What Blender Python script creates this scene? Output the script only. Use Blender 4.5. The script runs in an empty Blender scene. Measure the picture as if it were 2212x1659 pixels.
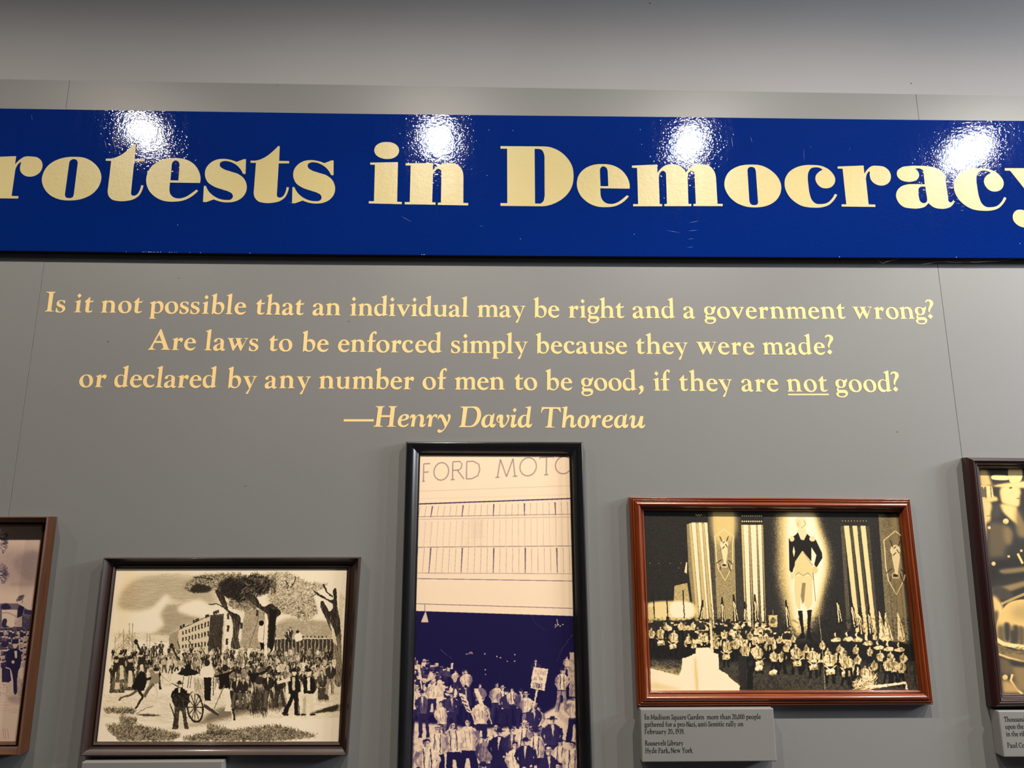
import bpy, bmesh, math, random
import numpy as np
from mathutils import Vector, Matrix
from mathutils.geometry import tessellate_polygon

random.seed(7)
SC = bpy.context.scene
COL = SC.collection

# ---------------------------------------------------------------- camera, world, lamps, exposure
CAM_POS = Vector((0.0, -1.85, 1.60))
POWER, ASSUMED_COOL = 3.0, 85.0  # strength of the lamp row and of the assumed cool light
CAM_R = [0.999744, -0.022625, 0.000253]
CAM_U = [-0.004817, -0.201899, 0.979394]
CAM_F = [0.022108, 0.979145, 0.201956]
FONT_ROMAN = {
 'i': '0 303 133 355 141 346 138 55 142 46 147 37 153 30 160 25 169 21 178 19 187 18 190 2 3 0 2 15 14 16 25 18 34 22 42 29 47 37 50 45 53 54 47 272 41 278 35 283 25 287 15 288 3 288|89 536 149 470 93 403 34 469',
 'n': '0 304 126 352 136 345 134 303 145 313 156 322 168 330 181 336 196 342 212 345 228 346 244 345 261 343 277 339 293 332 308 323 322 311 333 297 343 281 351 264 358 245 361 225 363 204 363 183 364 56 368 47 373 39 379 32 385 27 393 24 401 21 409 18 407 4 240 3 241 17 250 20 258 24 265 28 270 34 274 44 276 55 268 211 267 228 264 244 260 259 252 272 241 282 228 289 215 294 201 296 189 296 177 295 166 292 156 286 149 279 144 271 140 262 136 253 139 54 143 47 148 40 153 34 163 27 173 22 184 19 196 17 195 3 8 1 10 16 20 18 29 21 36 26 42 33 47 43 49 54 44 266 40 275 34 282 25 287 14 288 3 288',
 'd': '183 533 313 588 325 582 322 74 324 66 327 59 332 53 339 48 348 46 358 45 368 46 364 32 248 -5 232 1 231 34 218 23 205 13 191 4 176 -3 161 -7 145 -9 129 -10 113 -8 96 -3 79 4 63 13 49 25 36 39 26 55 17 72 10 90 5 109 2 128 0 147 0 166 0 188 2 210 6 231 13 251 23 270 35 287 49 303 65 316 84 327 105 336 127 341 150 342 171 340 193 333 214 325 235 315 235 490 228 500 220 507 213 512 204 515 195 517 185 519|234 270 226 280 219 290 210 298 201 305 190 310 179 312 167 314 155 314 142 313 129 310 117 306 106 299 95 288 88 274 82 258 78 242 76 226 75 209 75 193 77 176 81 156 87 137 94 118 105 101 114 87 125 74 137 63 151 56 162 52 174 50 185 50 197 52 206 56 215 61 224 67 232 73',
 'v': '0 326 178 331 179 315 168 314 158 312 149 309 144 302 142 294 143 286 145 278 215 113 291 279 291 290 288 300 281 308 270 312 258 313 245 312 244 328 371 327 372 313 362 309 353 303 345 297 340 290 335 282 331 274 328 265 192 -10 178 -15 47 268 43 276 39 283 34 290 28 296 20 302 10 307 1 311',
 'm': '0 299 125 345 136 338 134 290 145 302 156 313 168 322 182 330 195 335 210 338 224 339 239 339 254 337 268 334 283 329 296 321 304 313 312 304 318 294 324 283 334 296 345 308 357 319 370 328 386 335 403 340 420 343 438 343 456 340 475 335 492 326 506 315 517 300 525 282 531 263 535 243 536 60 538 48 541 37 547 28 556 21 567 17 579 15 579 3 419 2 419 15 429 18 438 23 445 29 449 38 451 48 451 59 448 219 446 236 444 252 439 267 430 278 419 285 407 289 394 291 381 290 368 286 355 279 344 270 332 260 329 58 332 46 337 36 343 26 351 20 361 17 372 15 383 14 381 2 218 1 221 14 231 17 240 21 247 28 251 37 252 47 252 58 249 218 248 235 245 251 240 265 231 277 221 283 211 287 199 288 188 288 174 285 161 278 150 269 138 258 133 57 135 45 139 34 145 25 155 18 167 14 181 12 179 0 14 -1 14 12 24 16 33 20 40 27 45 35 47 45 48 56 46 252 41 261 34 269 25 275 15 279 4 281',
 'a': '4 249 3 260 7 272 13 283 20 293 30 304 42 313 55 321 68 327 86 333 105 337 124 339 142 338 162 336 181 332 199 325 217 316 230 307 243 296 254 283 262 269 267 255 269 240 270 225 270 210 270 67 271 56 274 45 280 38 291 35 303 39 316 46 323 34 316 23 309 13 301 4 291 -4 280 -9 268 -12 255 -13 243 -12 233 -10 223 -5 214 0 206 8 199 18 194 29 181 20 167 11 152 4 138 -2 122 -7 107 -11 91 -14 75 -13 60 -11 46 -7 32 -1 21 9 12 21 5 35 1 50 0 65 1 81 5 96 12 111 20 125 34 139 50 149 68 158 86 167 109 177 133 185 158 193 183 199 179 256 176 269 173 281 167 292 160 300 149 307 138 310 126 311 114 309 104 305 95 298 88 289 85 276 86 263 84 250 77 240 68 231 57 226 45 223 32 224 20 229 10 238|185 171 167 168 150 165 134 159 120 149 110 139 102 128 96 115 92 101 91 87 92 73 98 60 106 52 115 46 126 43 141 42 156 47 171 56 185 67',
 'y': '0 321 177 323 177 307 161 306 148 302 139 293 137 281 139 269 230 88 287 272 287 283 285 294 277 303 265 307 250 308 234 308 234 323 367 324 367 309 357 304 347 300 338 294 329 287 323 279 318 269 314 259 310 249 173 -119 156 -157 104 -155 101 -138 184 -13 42 265 37 274 32 284 25 292 17 297 9 302 0 306',
 'b': '0 523 126 580 138 572 133 297 145 308 156 317 168 326 182 332 197 337 213 340 229 340 244 339 263 335 281 328 298 319 313 307 327 291 339 272 348 252 354 230 357 210 358 189 357 168 353 147 348 123 340 100 329 78 316 58 303 41 288 25 271 12 253 2 235 -5 217 -8 198 -9 179 -8 155 -4 133 3 110 13 88 24 48 -12 37 -7 43 472 40 483 34 492 25 500 14 504 2 508|133 258 143 265 154 271 164 276 175 279 189 279 202 276 215 271 227 265 242 252 254 236 263 218 272 200 279 181 284 162 287 143 288 123 287 104 284 85 278 67 268 51 258 42 246 34 233 29 219 26 206 26 193 29 180 33 168 39 158 46 148 55 140 64 132 74',
 'e': '306 187 89 186 89 170 89 154 90 139 93 124 98 109 105 95 114 82 124 71 137 62 151 55 166 50 181 48 197 48 213 50 229 54 244 60 258 66 272 73 285 81 298 90 305 78 295 62 285 46 274 31 261 19 245 8 228 -1 210 -7 192 -12 175 -13 157 -13 140 -10 124 -6 102 1 81 12 61 25 44 41 32 56 21 74 12 92 5 111 1 132 0 153 1 174 4 195 9 219 17 242 28 264 41 284 55 299 70 313 87 324 105 332 121 337 138 339 156 340 173 339 191 336 209 331 226 324 241 315 255 306 267 294 277 282 287 268 295 249 300 230 304 209|92 217 93 232 95 246 98 260 104 273 111 283 120 293 130 300 141 305 151 306 162 305 172 302 182 297 191 289 199 279 205 268 210 256 212 243 212 230 212 218',
 'r': '0 294 129 343 140 336 141 276 151 290 161 303 172 315 185 324 195 330 205 336 216 339 227 341 238 340 249 336 259 331 268 323 273 315 277 306 280 297 281 287 279 277 276 267 271 258 266 249 262 240 257 232 252 223 247 215 234 215 227 224 219 232 211 240 202 246 194 252 185 256 175 258 166 255 158 251 151 244 144 236 137 53 140 44 143 35 148 27 158 19 171 15 185 14 200 13 198 -1 11 -2 11 12 22 15 31 20 39 27 43 34 44 43 45 52 47 261 43 269 38 276 31 280 22 283 12 283 2 283',
 'g': '315 363 325 353 326 340 327 327 326 314 324 301 318 283 310 266 300 250 288 234 289 224 289 215 288 205 283 188 276 172 266 157 254 143 240 131 224 121 207 113 189 107 176 105 162 104 148 104 134 103 122 103 109 103 97 103 84 103 78 94 73 85 72 75 75 66 83 59 94 54 106 50 206 51 227 50 248 48 267 43 284 34 296 23 306 9 314 -6 319 -23 319 -40 317 -57 311 -73 303 -89 291 -106 275 -120 257 -132 238 -141 219 -149 198 -154 177 -157 156 -158 135 -158 114 -157 94 -153 74 -147 59 -141 45 -134 31 -126 20 -115 13 -105 7 -95 2 -84 0 -72 0 -61 2 -49 7 -39 13 -29 20 -24 27 -19 36 -16 45 -13 40 -5 35 4 31 13 28 23 25 34 24 46 24 58 26 70 31 83 38 96 47 107 57 118 46 126 35 135 25 145 17 156 9 171 5 187 2 205 2 222 3 240 6 257 11 274 20 289 29 301 40 311 53 320 66 328 82 334 98 339 114 341 131 342 147 341 163 338 179 333 195 328 206 324 217 319 228 315 240 313 253 314 266 318 278 324 291 331|148 314 158 312 168 308 177 302 185 295 193 284 199 271 203 257 206 243 208 226 208 209 205 192 200 176 195 165 189 154 181 145 172 138 162 134 151 133 141 134 131 137 121 144 112 153 105 164 99 175 93 191 89 207 87 225 87 242 89 257 92 273 98 287 107 299 116 306 126 311 137 313|78 -34 73 -43 68 -52 65 -62 64 -72 65 -82 68 -92 73 -102 79 -109 88 -116 98 -119 109 -122 120 -123 136 -125 152 -125 168 -123 184 -120 198 -117 211 -113 224 -107 235 -99 242 -92 249 -84 254 -75 256 -66 253 -57 247 -50 240 -44 232 -39 222 -35 211 -34 200 -33',
 'h': '0 531 130 587 142 580 138 298 148 307 157 316 168 325 178 332 192 338 206 342 220 345 234 346 252 346 269 344 286 340 302 333 318 322 331 308 342 292 351 276 358 258 362 239 364 219 366 199 363 52 367 45 371 37 376 31 383 26 392 22 401 19 410 17 407 3 234 2 237 16 245 19 254 22 261 27 267 33 270 40 272 48 274 56 276 208 275 226 273 242 268 257 259 270 251 277 241 283 230 287 219 289 208 290 198 289 187 287 177 284 167 279 156 274 147 267 137 260 132 55 135 46 138 38 143 31 153 23 165 18 179 16 193 16 191 1 7 0 10 14 21 19 30 24 38 32 41 39 44 46 45 54 54 484 49 494 43 503 35 509 26 512 15 513 4 514',
 't': '0 302 121 434 136 431 137 326 209 327 228 347 237 342 212 289 136 288 133 86 133 76 134 66 136 57 141 50 149 45 158 43 168 43 177 44 192 46 206 51 219 58 233 66 240 56 232 45 223 34 214 24 204 15 190 7 175 2 159 -2 144 -4 130 -5 116 -4 102 -2 89 2 77 9 66 17 57 27 49 38 44 51 41 65 40 80 40 95 42 281 1 291',
 'w': '0 343 172 344 170 327 157 325 145 321 138 313 136 301 139 290 203 127 265 225 234 304 232 314 227 321 216 326 203 327 205 344 380 345 378 328 365 326 354 322 346 314 344 303 346 291 404 129 488 297 488 311 485 323 476 332 463 334 447 332 430 329 432 346 549 347 545 329 533 326 522 322 512 316 505 308 500 298 495 288 492 278 382 0 363 -5 279 173 181 -4 161 -6 50 286 47 296 43 305 38 313 31 320 22 324 12 326 2 328',
 'o': '175 339 198 338 221 336 243 330 264 321 282 310 299 296 314 280 326 262 338 241 346 218 351 195 354 171 354 145 351 119 344 94 334 71 322 52 307 35 290 19 271 7 250 -3 228 -9 205 -12 182 -13 159 -12 136 -9 114 -3 93 6 72 20 52 37 36 57 22 78 12 100 5 122 1 146 0 169 2 191 6 212 13 232 23 251 35 270 50 288 67 303 85 316 106 326 129 333 152 337|157 309 171 308 185 305 198 300 210 293 224 280 235 263 243 244 250 225 257 203 263 180 266 157 267 134 268 115 268 96 265 78 258 61 250 50 241 40 230 32 218 27 204 24 191 25 177 28 164 34 150 44 139 57 129 72 120 88 111 107 103 127 98 148 94 170 91 190 89 211 90 232 94 252 99 265 104 277 111 288 121 297 129 302 138 305 147 307',
 's': '191 331 219 332 221 250 201 242 196 256 190 268 182 280 173 290 162 299 149 305 136 309 124 312 112 313 100 313 89 309 79 303 71 294 66 283 67 270 73 257 81 245 94 233 110 225 127 218 143 211 163 202 183 193 202 183 218 169 228 157 237 143 244 128 247 112 248 96 247 79 243 63 236 48 226 34 214 21 199 10 184 1 166 -6 148 -10 129 -13 110 -13 95 -13 79 -12 64 -10 48 -6 36 -2 24 3 12 9 0 15 9 123 25 121 30 103 36 85 44 69 54 54 64 41 76 30 89 21 103 16 118 15 133 16 147 21 159 29 167 38 175 49 179 61 180 74 177 86 170 96 161 106 151 115 134 127 115 134 95 141 77 149 60 159 43 168 28 179 17 194 9 208 5 224 2 241 3 257 7 274 15 289 25 303 37 315 50 324 66 331 82 336 98 339 112 339 126 338 140 337 154 335 166 334 179 333',
 'p': '0 295 126 345 139 337 139 296 153 309 168 322 183 332 201 339 219 343 238 344 257 342 275 337 294 329 311 317 326 303 340 287 350 266 358 244 362 221 365 197 365 171 363 145 358 119 350 95 339 73 324 52 308 33 288 18 271 9 253 2 234 -3 214 -5 196 -6 177 -3 159 0 140 4 141 -91 143 -104 147 -115 153 -125 162 -132 172 -136 184 -138 196 -139 193 -154 15 -155 17 -140 31 -134 42 -126 47 -116 50 -104 50 -92 46 246 41 257 34 265 24 271 14 275 3 277|139 263 151 271 163 278 175 283 188 286 202 285 216 281 229 275 240 267 254 253 264 235 271 216 278 197 284 175 288 152 290 130 288 107 285 89 280 71 272 54 261 41 248 33 234 27 219 24 204 24 187 27 171 33 155 42 140 53',
 'l': '0 527 132 582 147 572 137 63 141 51 146 41 153 31 162 25 173 21 184 18 196 16 194 0 8 -1 8 15 21 18 32 23 42 31 48 42 50 55 50 69 54 485 48 497 41 507 30 513 17 515 4 516',
 'f': '0 324 55 327 57 403 63 427 69 452 78 475 89 497 101 515 114 532 129 548 147 560 158 567 170 574 183 578 196 580 209 579 222 577 233 572 242 563 247 553 249 541 249 530 247 518 242 508 237 497 230 488 215 490 211 501 206 512 199 521 191 526 182 529 173 529 166 525 161 517 157 507 154 497 149 480 147 462 146 443 147 424 146 330 206 330 224 346 233 341 216 289 147 288 146 59 150 50 154 42 159 34 169 27 180 23 193 22 206 21 205 5 18 4 20 20 30 23 40 27 47 34 51 42 53 53 54 64 55 288 1 290',
 'c': '235 232 223 240 220 253 216 265 211 276 203 287 195 294 185 301 174 305 163 307 152 307 141 304 132 300 123 294 112 282 105 267 100 250 96 234 93 216 93 197 94 179 96 161 101 141 108 122 117 104 129 88 140 76 152 66 166 57 180 52 195 50 210 51 226 55 240 59 255 65 268 73 282 82 295 91 305 81 298 66 291 51 282 38 271 26 256 15 239 8 220 2 202 -2 182 -5 161 -6 141 -5 121 -1 102 7 83 18 65 31 50 46 35 64 22 84 12 106 5 129 1 149 0 170 1 192 4 212 10 235 18 257 28 278 42 296 57 309 74 321 92 329 111 336 131 341 151 343 171 342 192 341 209 339 226 336 243 332 258 323 268 316 278 307 285 297 289 285 286 268 275 254 256 243',
 'u': '0 300 125 337 132 329 133 122 133 104 135 87 140 72 148 59 158 50 170 43 183 39 196 38 209 39 221 43 232 49 243 56 250 62 257 69 263 76 268 84 266 273 262 280 258 287 249 293 238 296 227 296 214 296 218 308 343 336 355 327 353 49 356 42 358 35 362 28 371 21 383 18 395 17 408 18 406 9 278 -8 268 -1 267 38 254 26 240 15 226 6 210 -1 197 -5 184 -7 170 -7 156 -7 140 -4 124 1 109 7 95 16 83 25 73 36 64 48 56 61 51 76 48 91 46 106 45 122 42 267 38 275 33 281 27 286 19 288 10 289 2 288',
 ',': '5 82 83 146 97 143 110 138 122 132 132 124 139 112 144 98 146 84 148 69 147 47 143 25 136 3 127 -17 115 -35 102 -50 87 -64 71 -77 60 -84 48 -91 37 -97 25 -102 0 -97 11 -87 22 -77 31 -66 40 -54 48 -41 55 -28 61 -14 63 0 62 12 59 24 54 35 48 46 39 57 29 66 17 74',
 '?': '0 484 9 500 18 516 29 530 43 541 59 550 76 556 94 558 112 559 132 558 152 554 170 547 187 537 202 523 215 507 224 488 229 468 228 449 224 430 217 412 208 393 198 377 186 361 174 346 162 330 148 309 133 288 121 266 112 244 110 231 108 218 107 205 106 192 89 186 79 195 71 204 65 215 62 225 62 237 63 249 64 260 69 281 75 301 83 321 91 341 99 361 109 381 117 401 123 421 126 438 128 455 128 471 123 485 116 493 108 500 99 505 89 507 78 507 68 505 58 500 48 495 39 489 30 482 21 473 13 464|101 149 175 73 99 -4 25 68',
 'A': '289 577 304 571 534 50 540 43 545 37 552 31 560 26 569 23 578 20 587 18 589 3 346 2 347 15 356 18 365 22 374 27 382 33 388 37 393 41 398 47 401 53 403 60 402 68 401 77 398 85 369 165 343 188 181 187 175 185 169 183 163 180 151 169 144 154 139 137 134 119 131 109 129 98 127 87 127 75 129 65 132 54 137 44 143 35 155 25 170 19 187 17 205 15 206 1 0 1 3 14 13 20 24 26 33 33 42 41 48 48 54 56 59 65 63 73 275 561|259 419 185 245 342 246',
 'I': '0 570 247 572 245 553 233 549 221 545 211 538 203 529 199 521 196 511 194 501 194 78 196 69 200 61 203 53 209 45 222 35 239 30 257 29 277 30 274 15 34 13 34 28 47 32 59 36 70 42 80 51 84 58 88 65 91 74 93 82 89 500 85 511 81 521 75 530 61 541 45 547 27 549 8 549',
}
FONT_ITALIC = {
 'H': '40 545 271 546 269 527 252 525 236 520 224 511 217 501 214 489 211 476 194 306 416 307 431 477 429 489 426 500 420 509 409 518 394 522 378 524 378 547 600 548 598 528 581 526 566 522 553 513 547 502 543 490 541 478 507 65 509 52 512 41 519 30 530 21 545 18 562 17 579 18 574 0 342 -1 347 17 364 20 379 25 392 34 397 43 401 53 404 65 418 254 188 254 168 64 170 51 174 39 180 29 192 21 206 17 221 16 238 17 233 -1 0 -2 3 16 19 19 34 24 46 33 54 44 59 56 63 70 102 476 100 487 97 498 91 508 81 516 69 520 55 522 41 523',
 'e': '95 156 93 138 91 120 93 103 97 87 103 74 111 61 121 50 133 43 147 38 163 39 179 42 194 46 216 53 236 63 256 76 275 90 293 85 285 70 276 57 267 44 256 32 240 19 222 7 202 -1 182 -7 162 -10 141 -10 120 -8 100 -3 78 5 58 15 39 28 23 45 14 61 8 78 3 96 1 114 0 139 3 164 9 188 18 211 29 235 42 257 58 277 77 295 98 310 121 322 146 331 171 337 192 339 214 340 235 337 254 330 269 321 282 309 293 295 299 279 299 261 293 243 283 227 271 212 254 197 234 186 212 177 190 170 167 164 143 160 119 158|101 191 103 207 106 223 110 239 117 253 125 267 134 281 145 292 159 299 175 302 191 300 204 292 211 282 213 269 212 255 209 242 202 231 193 221 181 212 169 205',
 'n': '0 227 3 246 7 264 13 281 23 297 35 311 49 323 66 332 83 336 98 335 114 332 127 325 139 315 146 303 148 288 149 272 147 256 162 273 178 289 195 304 214 316 232 325 250 332 270 337 289 337 306 333 323 327 339 317 352 305 361 288 367 269 369 249 371 229 373 196 370 163 364 130 357 97 353 82 352 70 358 62 368 62 378 65 392 73 404 84 414 97 423 83 417 68 410 54 403 40 393 28 377 14 359 2 339 -5 318 -7 305 -5 292 -1 280 5 270 13 263 27 261 43 261 59 262 76 264 104 270 131 276 159 279 187 280 208 281 230 279 251 270 270 260 282 249 292 235 298 218 296 202 286 187 271 175 256 162 236 153 214 147 190 143 165 124 6 34 6 67 200 70 215 71 229 65 241 56 249 44 252 32 247 24 234 18 216 4 216',
 'r': '0 230 4 248 9 266 16 284 26 299 37 313 50 325 64 334 80 338 93 337 106 333 118 327 128 318 136 305 140 290 141 274 141 258 149 275 159 291 170 305 183 318 196 326 209 334 223 339 238 340 253 339 268 334 279 325 283 314 284 301 283 289 280 274 274 259 267 244 251 244 242 260 232 273 218 279 204 278 191 272 174 258 163 238 157 214 152 188 129 8 40 8 66 202 70 217 71 232 65 244 56 251 45 255 32 250 24 236 18 218 4 218',
 'y': '0 217 4 240 9 262 17 283 28 301 40 314 52 326 67 335 83 340 99 341 115 337 130 331 145 322 161 307 173 288 184 267 194 246 210 216 225 185 239 153 252 121 260 142 267 162 273 183 277 205 280 220 282 236 283 252 280 267 272 281 261 294 256 309 261 321 270 332 282 340 295 344 310 344 323 340 331 331 337 321 341 309 346 287 343 264 338 241 332 219 322 186 310 155 295 124 280 94 262 57 243 22 223 -13 200 -45 182 -68 163 -91 143 -112 119 -128 102 -138 83 -148 64 -154 45 -152 30 -145 16 -135 7 -122 3 -105 5 -88 12 -73 22 -65 36 -61 50 -60 64 -64 77 -73 91 -83 105 -87 120 -84 134 -77 147 -67 159 -56 170 -45 180 -32 188 -18 196 -4 181 40 165 84 147 127 127 169 118 194 109 221 97 242 77 252 63 252 50 248 40 241 33 230 28 217 24 204 6 201',
 'D': '34 550 400 553 419 552 438 551 457 548 475 542 494 531 512 518 527 502 541 485 554 463 565 440 572 415 578 390 581 362 582 333 580 305 576 276 568 241 557 207 543 175 526 144 508 117 489 92 467 69 443 49 419 34 394 23 367 13 340 6 317 3 294 1 271 1 247 1 0 0 0 15 11 21 22 26 32 33 42 41 47 48 53 55 57 63 62 71 104 464 104 476 103 487 100 497 96 507 85 517 71 523 56 527 39 529|236 515 218 488 167 95 164 82 162 70 162 58 167 48 174 42 182 38 191 36 200 34 275 34 292 36 308 39 324 43 340 49 362 63 381 81 398 102 414 124 428 149 441 174 451 201 459 228 467 256 472 285 475 313 475 342 473 364 470 386 465 407 457 428 447 448 434 468 418 485 400 499 383 507 364 512 345 515 325 517',
 'a': '332 374 351 364 310 130 305 116 303 102 304 91 310 83 317 80 326 80 334 80 345 83 356 89 366 96 376 105 383 96 379 78 373 61 367 46 357 31 346 18 332 7 317 -2 301 -7 288 -8 275 -7 262 -3 250 3 239 12 231 23 225 36 219 50 208 38 196 26 184 16 171 7 155 -1 139 -7 122 -11 105 -12 88 -10 71 -6 54 1 40 11 27 25 17 41 9 59 4 77 0 98 0 120 2 141 6 162 12 187 21 212 33 235 47 257 63 277 80 295 100 311 121 324 139 330 158 335 177 337 196 338 219 336 241 331 264 323 285 315|239 297 228 303 218 308 207 311 196 312 181 309 166 300 153 289 141 276 126 258 116 237 108 214 102 191 98 170 96 148 96 127 100 106 103 91 108 76 115 63 125 54 134 52 143 51 152 52 161 54 174 59 186 67 197 77 207 87 224 144',
 'v': '87 114 73 118 60 122 47 127 35 135 24 147 14 161 7 176 2 192 0 208 0 225 3 242 7 258 13 275 21 292 31 307 44 320 59 328 75 334 92 337 109 339 124 340 140 340 154 337 166 330 173 320 176 308 178 295 180 282 181 258 177 233 172 208 169 183 168 160 168 137 170 115 176 93 180 83 184 73 189 64 197 58 211 59 224 70 235 87 246 103 260 123 272 145 281 169 288 193 292 207 295 221 296 236 294 250 288 261 278 271 268 281 262 292 261 301 260 310 261 319 264 327 271 333 279 337 288 339 297 340 307 339 317 335 327 330 335 324 342 310 344 294 343 276 342 259 339 230 331 201 319 173 307 145 293 120 278 96 260 73 241 51 227 34 212 18 195 4 176 -6 165 -9 153 -12 141 -13 129 -11 119 -6 109 2 101 12 94 22 85 43 82 65 84 90|80 268 70 262 61 255 53 248 46 239 41 228 37 216 35 204 35 192 37 181 41 170 47 160 54 152 62 147 70 143 79 140',
 'i': '0 316 144 335 150 328 115 127 110 112 106 99 106 87 113 80 123 77 134 78 146 81 157 88 167 96 176 106 186 97 182 80 177 63 171 47 162 33 149 20 135 9 118 1 101 -5 90 -9 78 -11 66 -12 55 -10 45 -7 35 -1 27 5 20 13 14 28 14 44 17 61 22 79 50 254 48 265 45 274 40 283 33 289 24 293 14 295 3 297|130 523 177 461 118 397 68 461',
 'd': '206 539 349 563 360 556 307 124 304 111 301 100 302 89 307 81 315 77 324 76 333 77 345 80 356 87 365 97 375 108 386 99 382 81 376 65 370 49 360 34 348 20 333 7 317 -3 299 -8 287 -10 275 -10 263 -8 253 -4 242 5 234 16 228 29 223 43 210 32 197 22 183 13 168 5 155 0 141 -5 127 -8 112 -9 95 -8 78 -5 62 1 47 10 32 24 20 41 11 60 5 80 1 101 0 122 2 144 5 165 11 191 21 215 33 238 47 260 63 279 81 296 101 311 122 322 138 328 155 333 171 336 188 337 202 335 216 333 229 329 243 325 267 484 265 495 262 504 258 513 248 520 236 523 222 523 208 521|233 297 222 302 211 306 200 308 188 308 172 302 157 290 145 276 134 260 122 241 112 220 106 198 101 175 99 156 99 137 100 118 105 99 110 85 116 71 124 59 136 52 148 51 160 55 172 60 183 67 196 77 207 89 217 104 227 119',
 'T': '25 544 518 540 527 415 503 408 495 427 487 445 477 462 464 476 453 483 442 489 430 495 417 500 320 499 279 73 280 57 282 43 288 30 301 20 318 15 337 15 358 17 351 -3 107 -1 113 19 126 21 139 24 150 29 160 36 167 47 172 59 176 72 222 499 118 498 104 496 90 492 77 487 65 481 48 464 36 443 28 419 21 393 0 389',
 'h': '0 532 140 564 158 557 119 275 133 291 148 306 165 319 183 328 203 335 223 339 243 339 263 335 279 329 295 320 308 309 318 295 324 279 326 260 324 241 321 222 312 101 310 86 311 73 318 65 330 66 341 72 352 78 361 86 370 95 379 104 392 88 384 69 375 52 364 35 351 21 333 9 313 -1 292 -6 271 -6 258 -2 245 3 234 11 225 21 218 36 217 52 218 69 222 88 237 208 239 229 238 247 233 262 222 271 209 272 195 267 182 261 168 253 156 241 145 228 135 214 125 197 118 179 112 160 107 141 83 -2 2 0 59 483 58 494 56 505 50 514 38 520 23 519 6 516',
 'o': '173 337 199 336 225 332 250 324 272 310 291 290 305 265 314 238 320 210 322 179 319 148 312 118 300 89 287 66 272 44 253 25 232 9 212 -1 191 -9 168 -13 146 -15 121 -15 97 -11 74 -3 53 8 36 24 23 44 12 66 4 88 0 115 0 142 4 169 10 195 21 223 34 250 51 275 72 296 95 312 119 324 146 333|172 306 184 303 194 296 203 287 211 277 222 253 223 226 219 197 216 169 214 141 212 113 206 86 194 62 184 50 173 37 160 28 146 25 132 28 118 37 107 49 97 69 95 92 96 118 98 142 100 174 103 205 111 236 125 263 134 277 145 291 158 302',
 'u': '0 222 5 242 10 261 18 280 29 296 42 309 57 320 73 329 90 334 106 335 123 334 138 329 150 321 158 307 162 292 162 274 161 256 139 109 135 93 132 79 134 67 141 59 151 57 163 58 174 62 192 72 207 89 219 109 230 129 241 150 251 171 259 194 266 216 297 313 383 313 342 103 337 86 334 71 335 59 343 53 355 54 367 58 379 65 390 74 400 85 409 96 421 83 415 64 407 46 398 30 386 16 369 3 351 -7 331 -13 311 -14 299 -11 286 -7 275 0 266 9 259 20 255 33 253 47 252 62 239 53 226 45 213 37 200 28 180 15 161 2 140 -9 118 -15 105 -15 91 -14 77 -11 66 -5 56 5 49 18 44 33 41 48 39 69 40 91 45 113 50 135 74 236 73 249 71 262 64 272 52 274 41 263 30 243 20 218 6 215',
}
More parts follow.
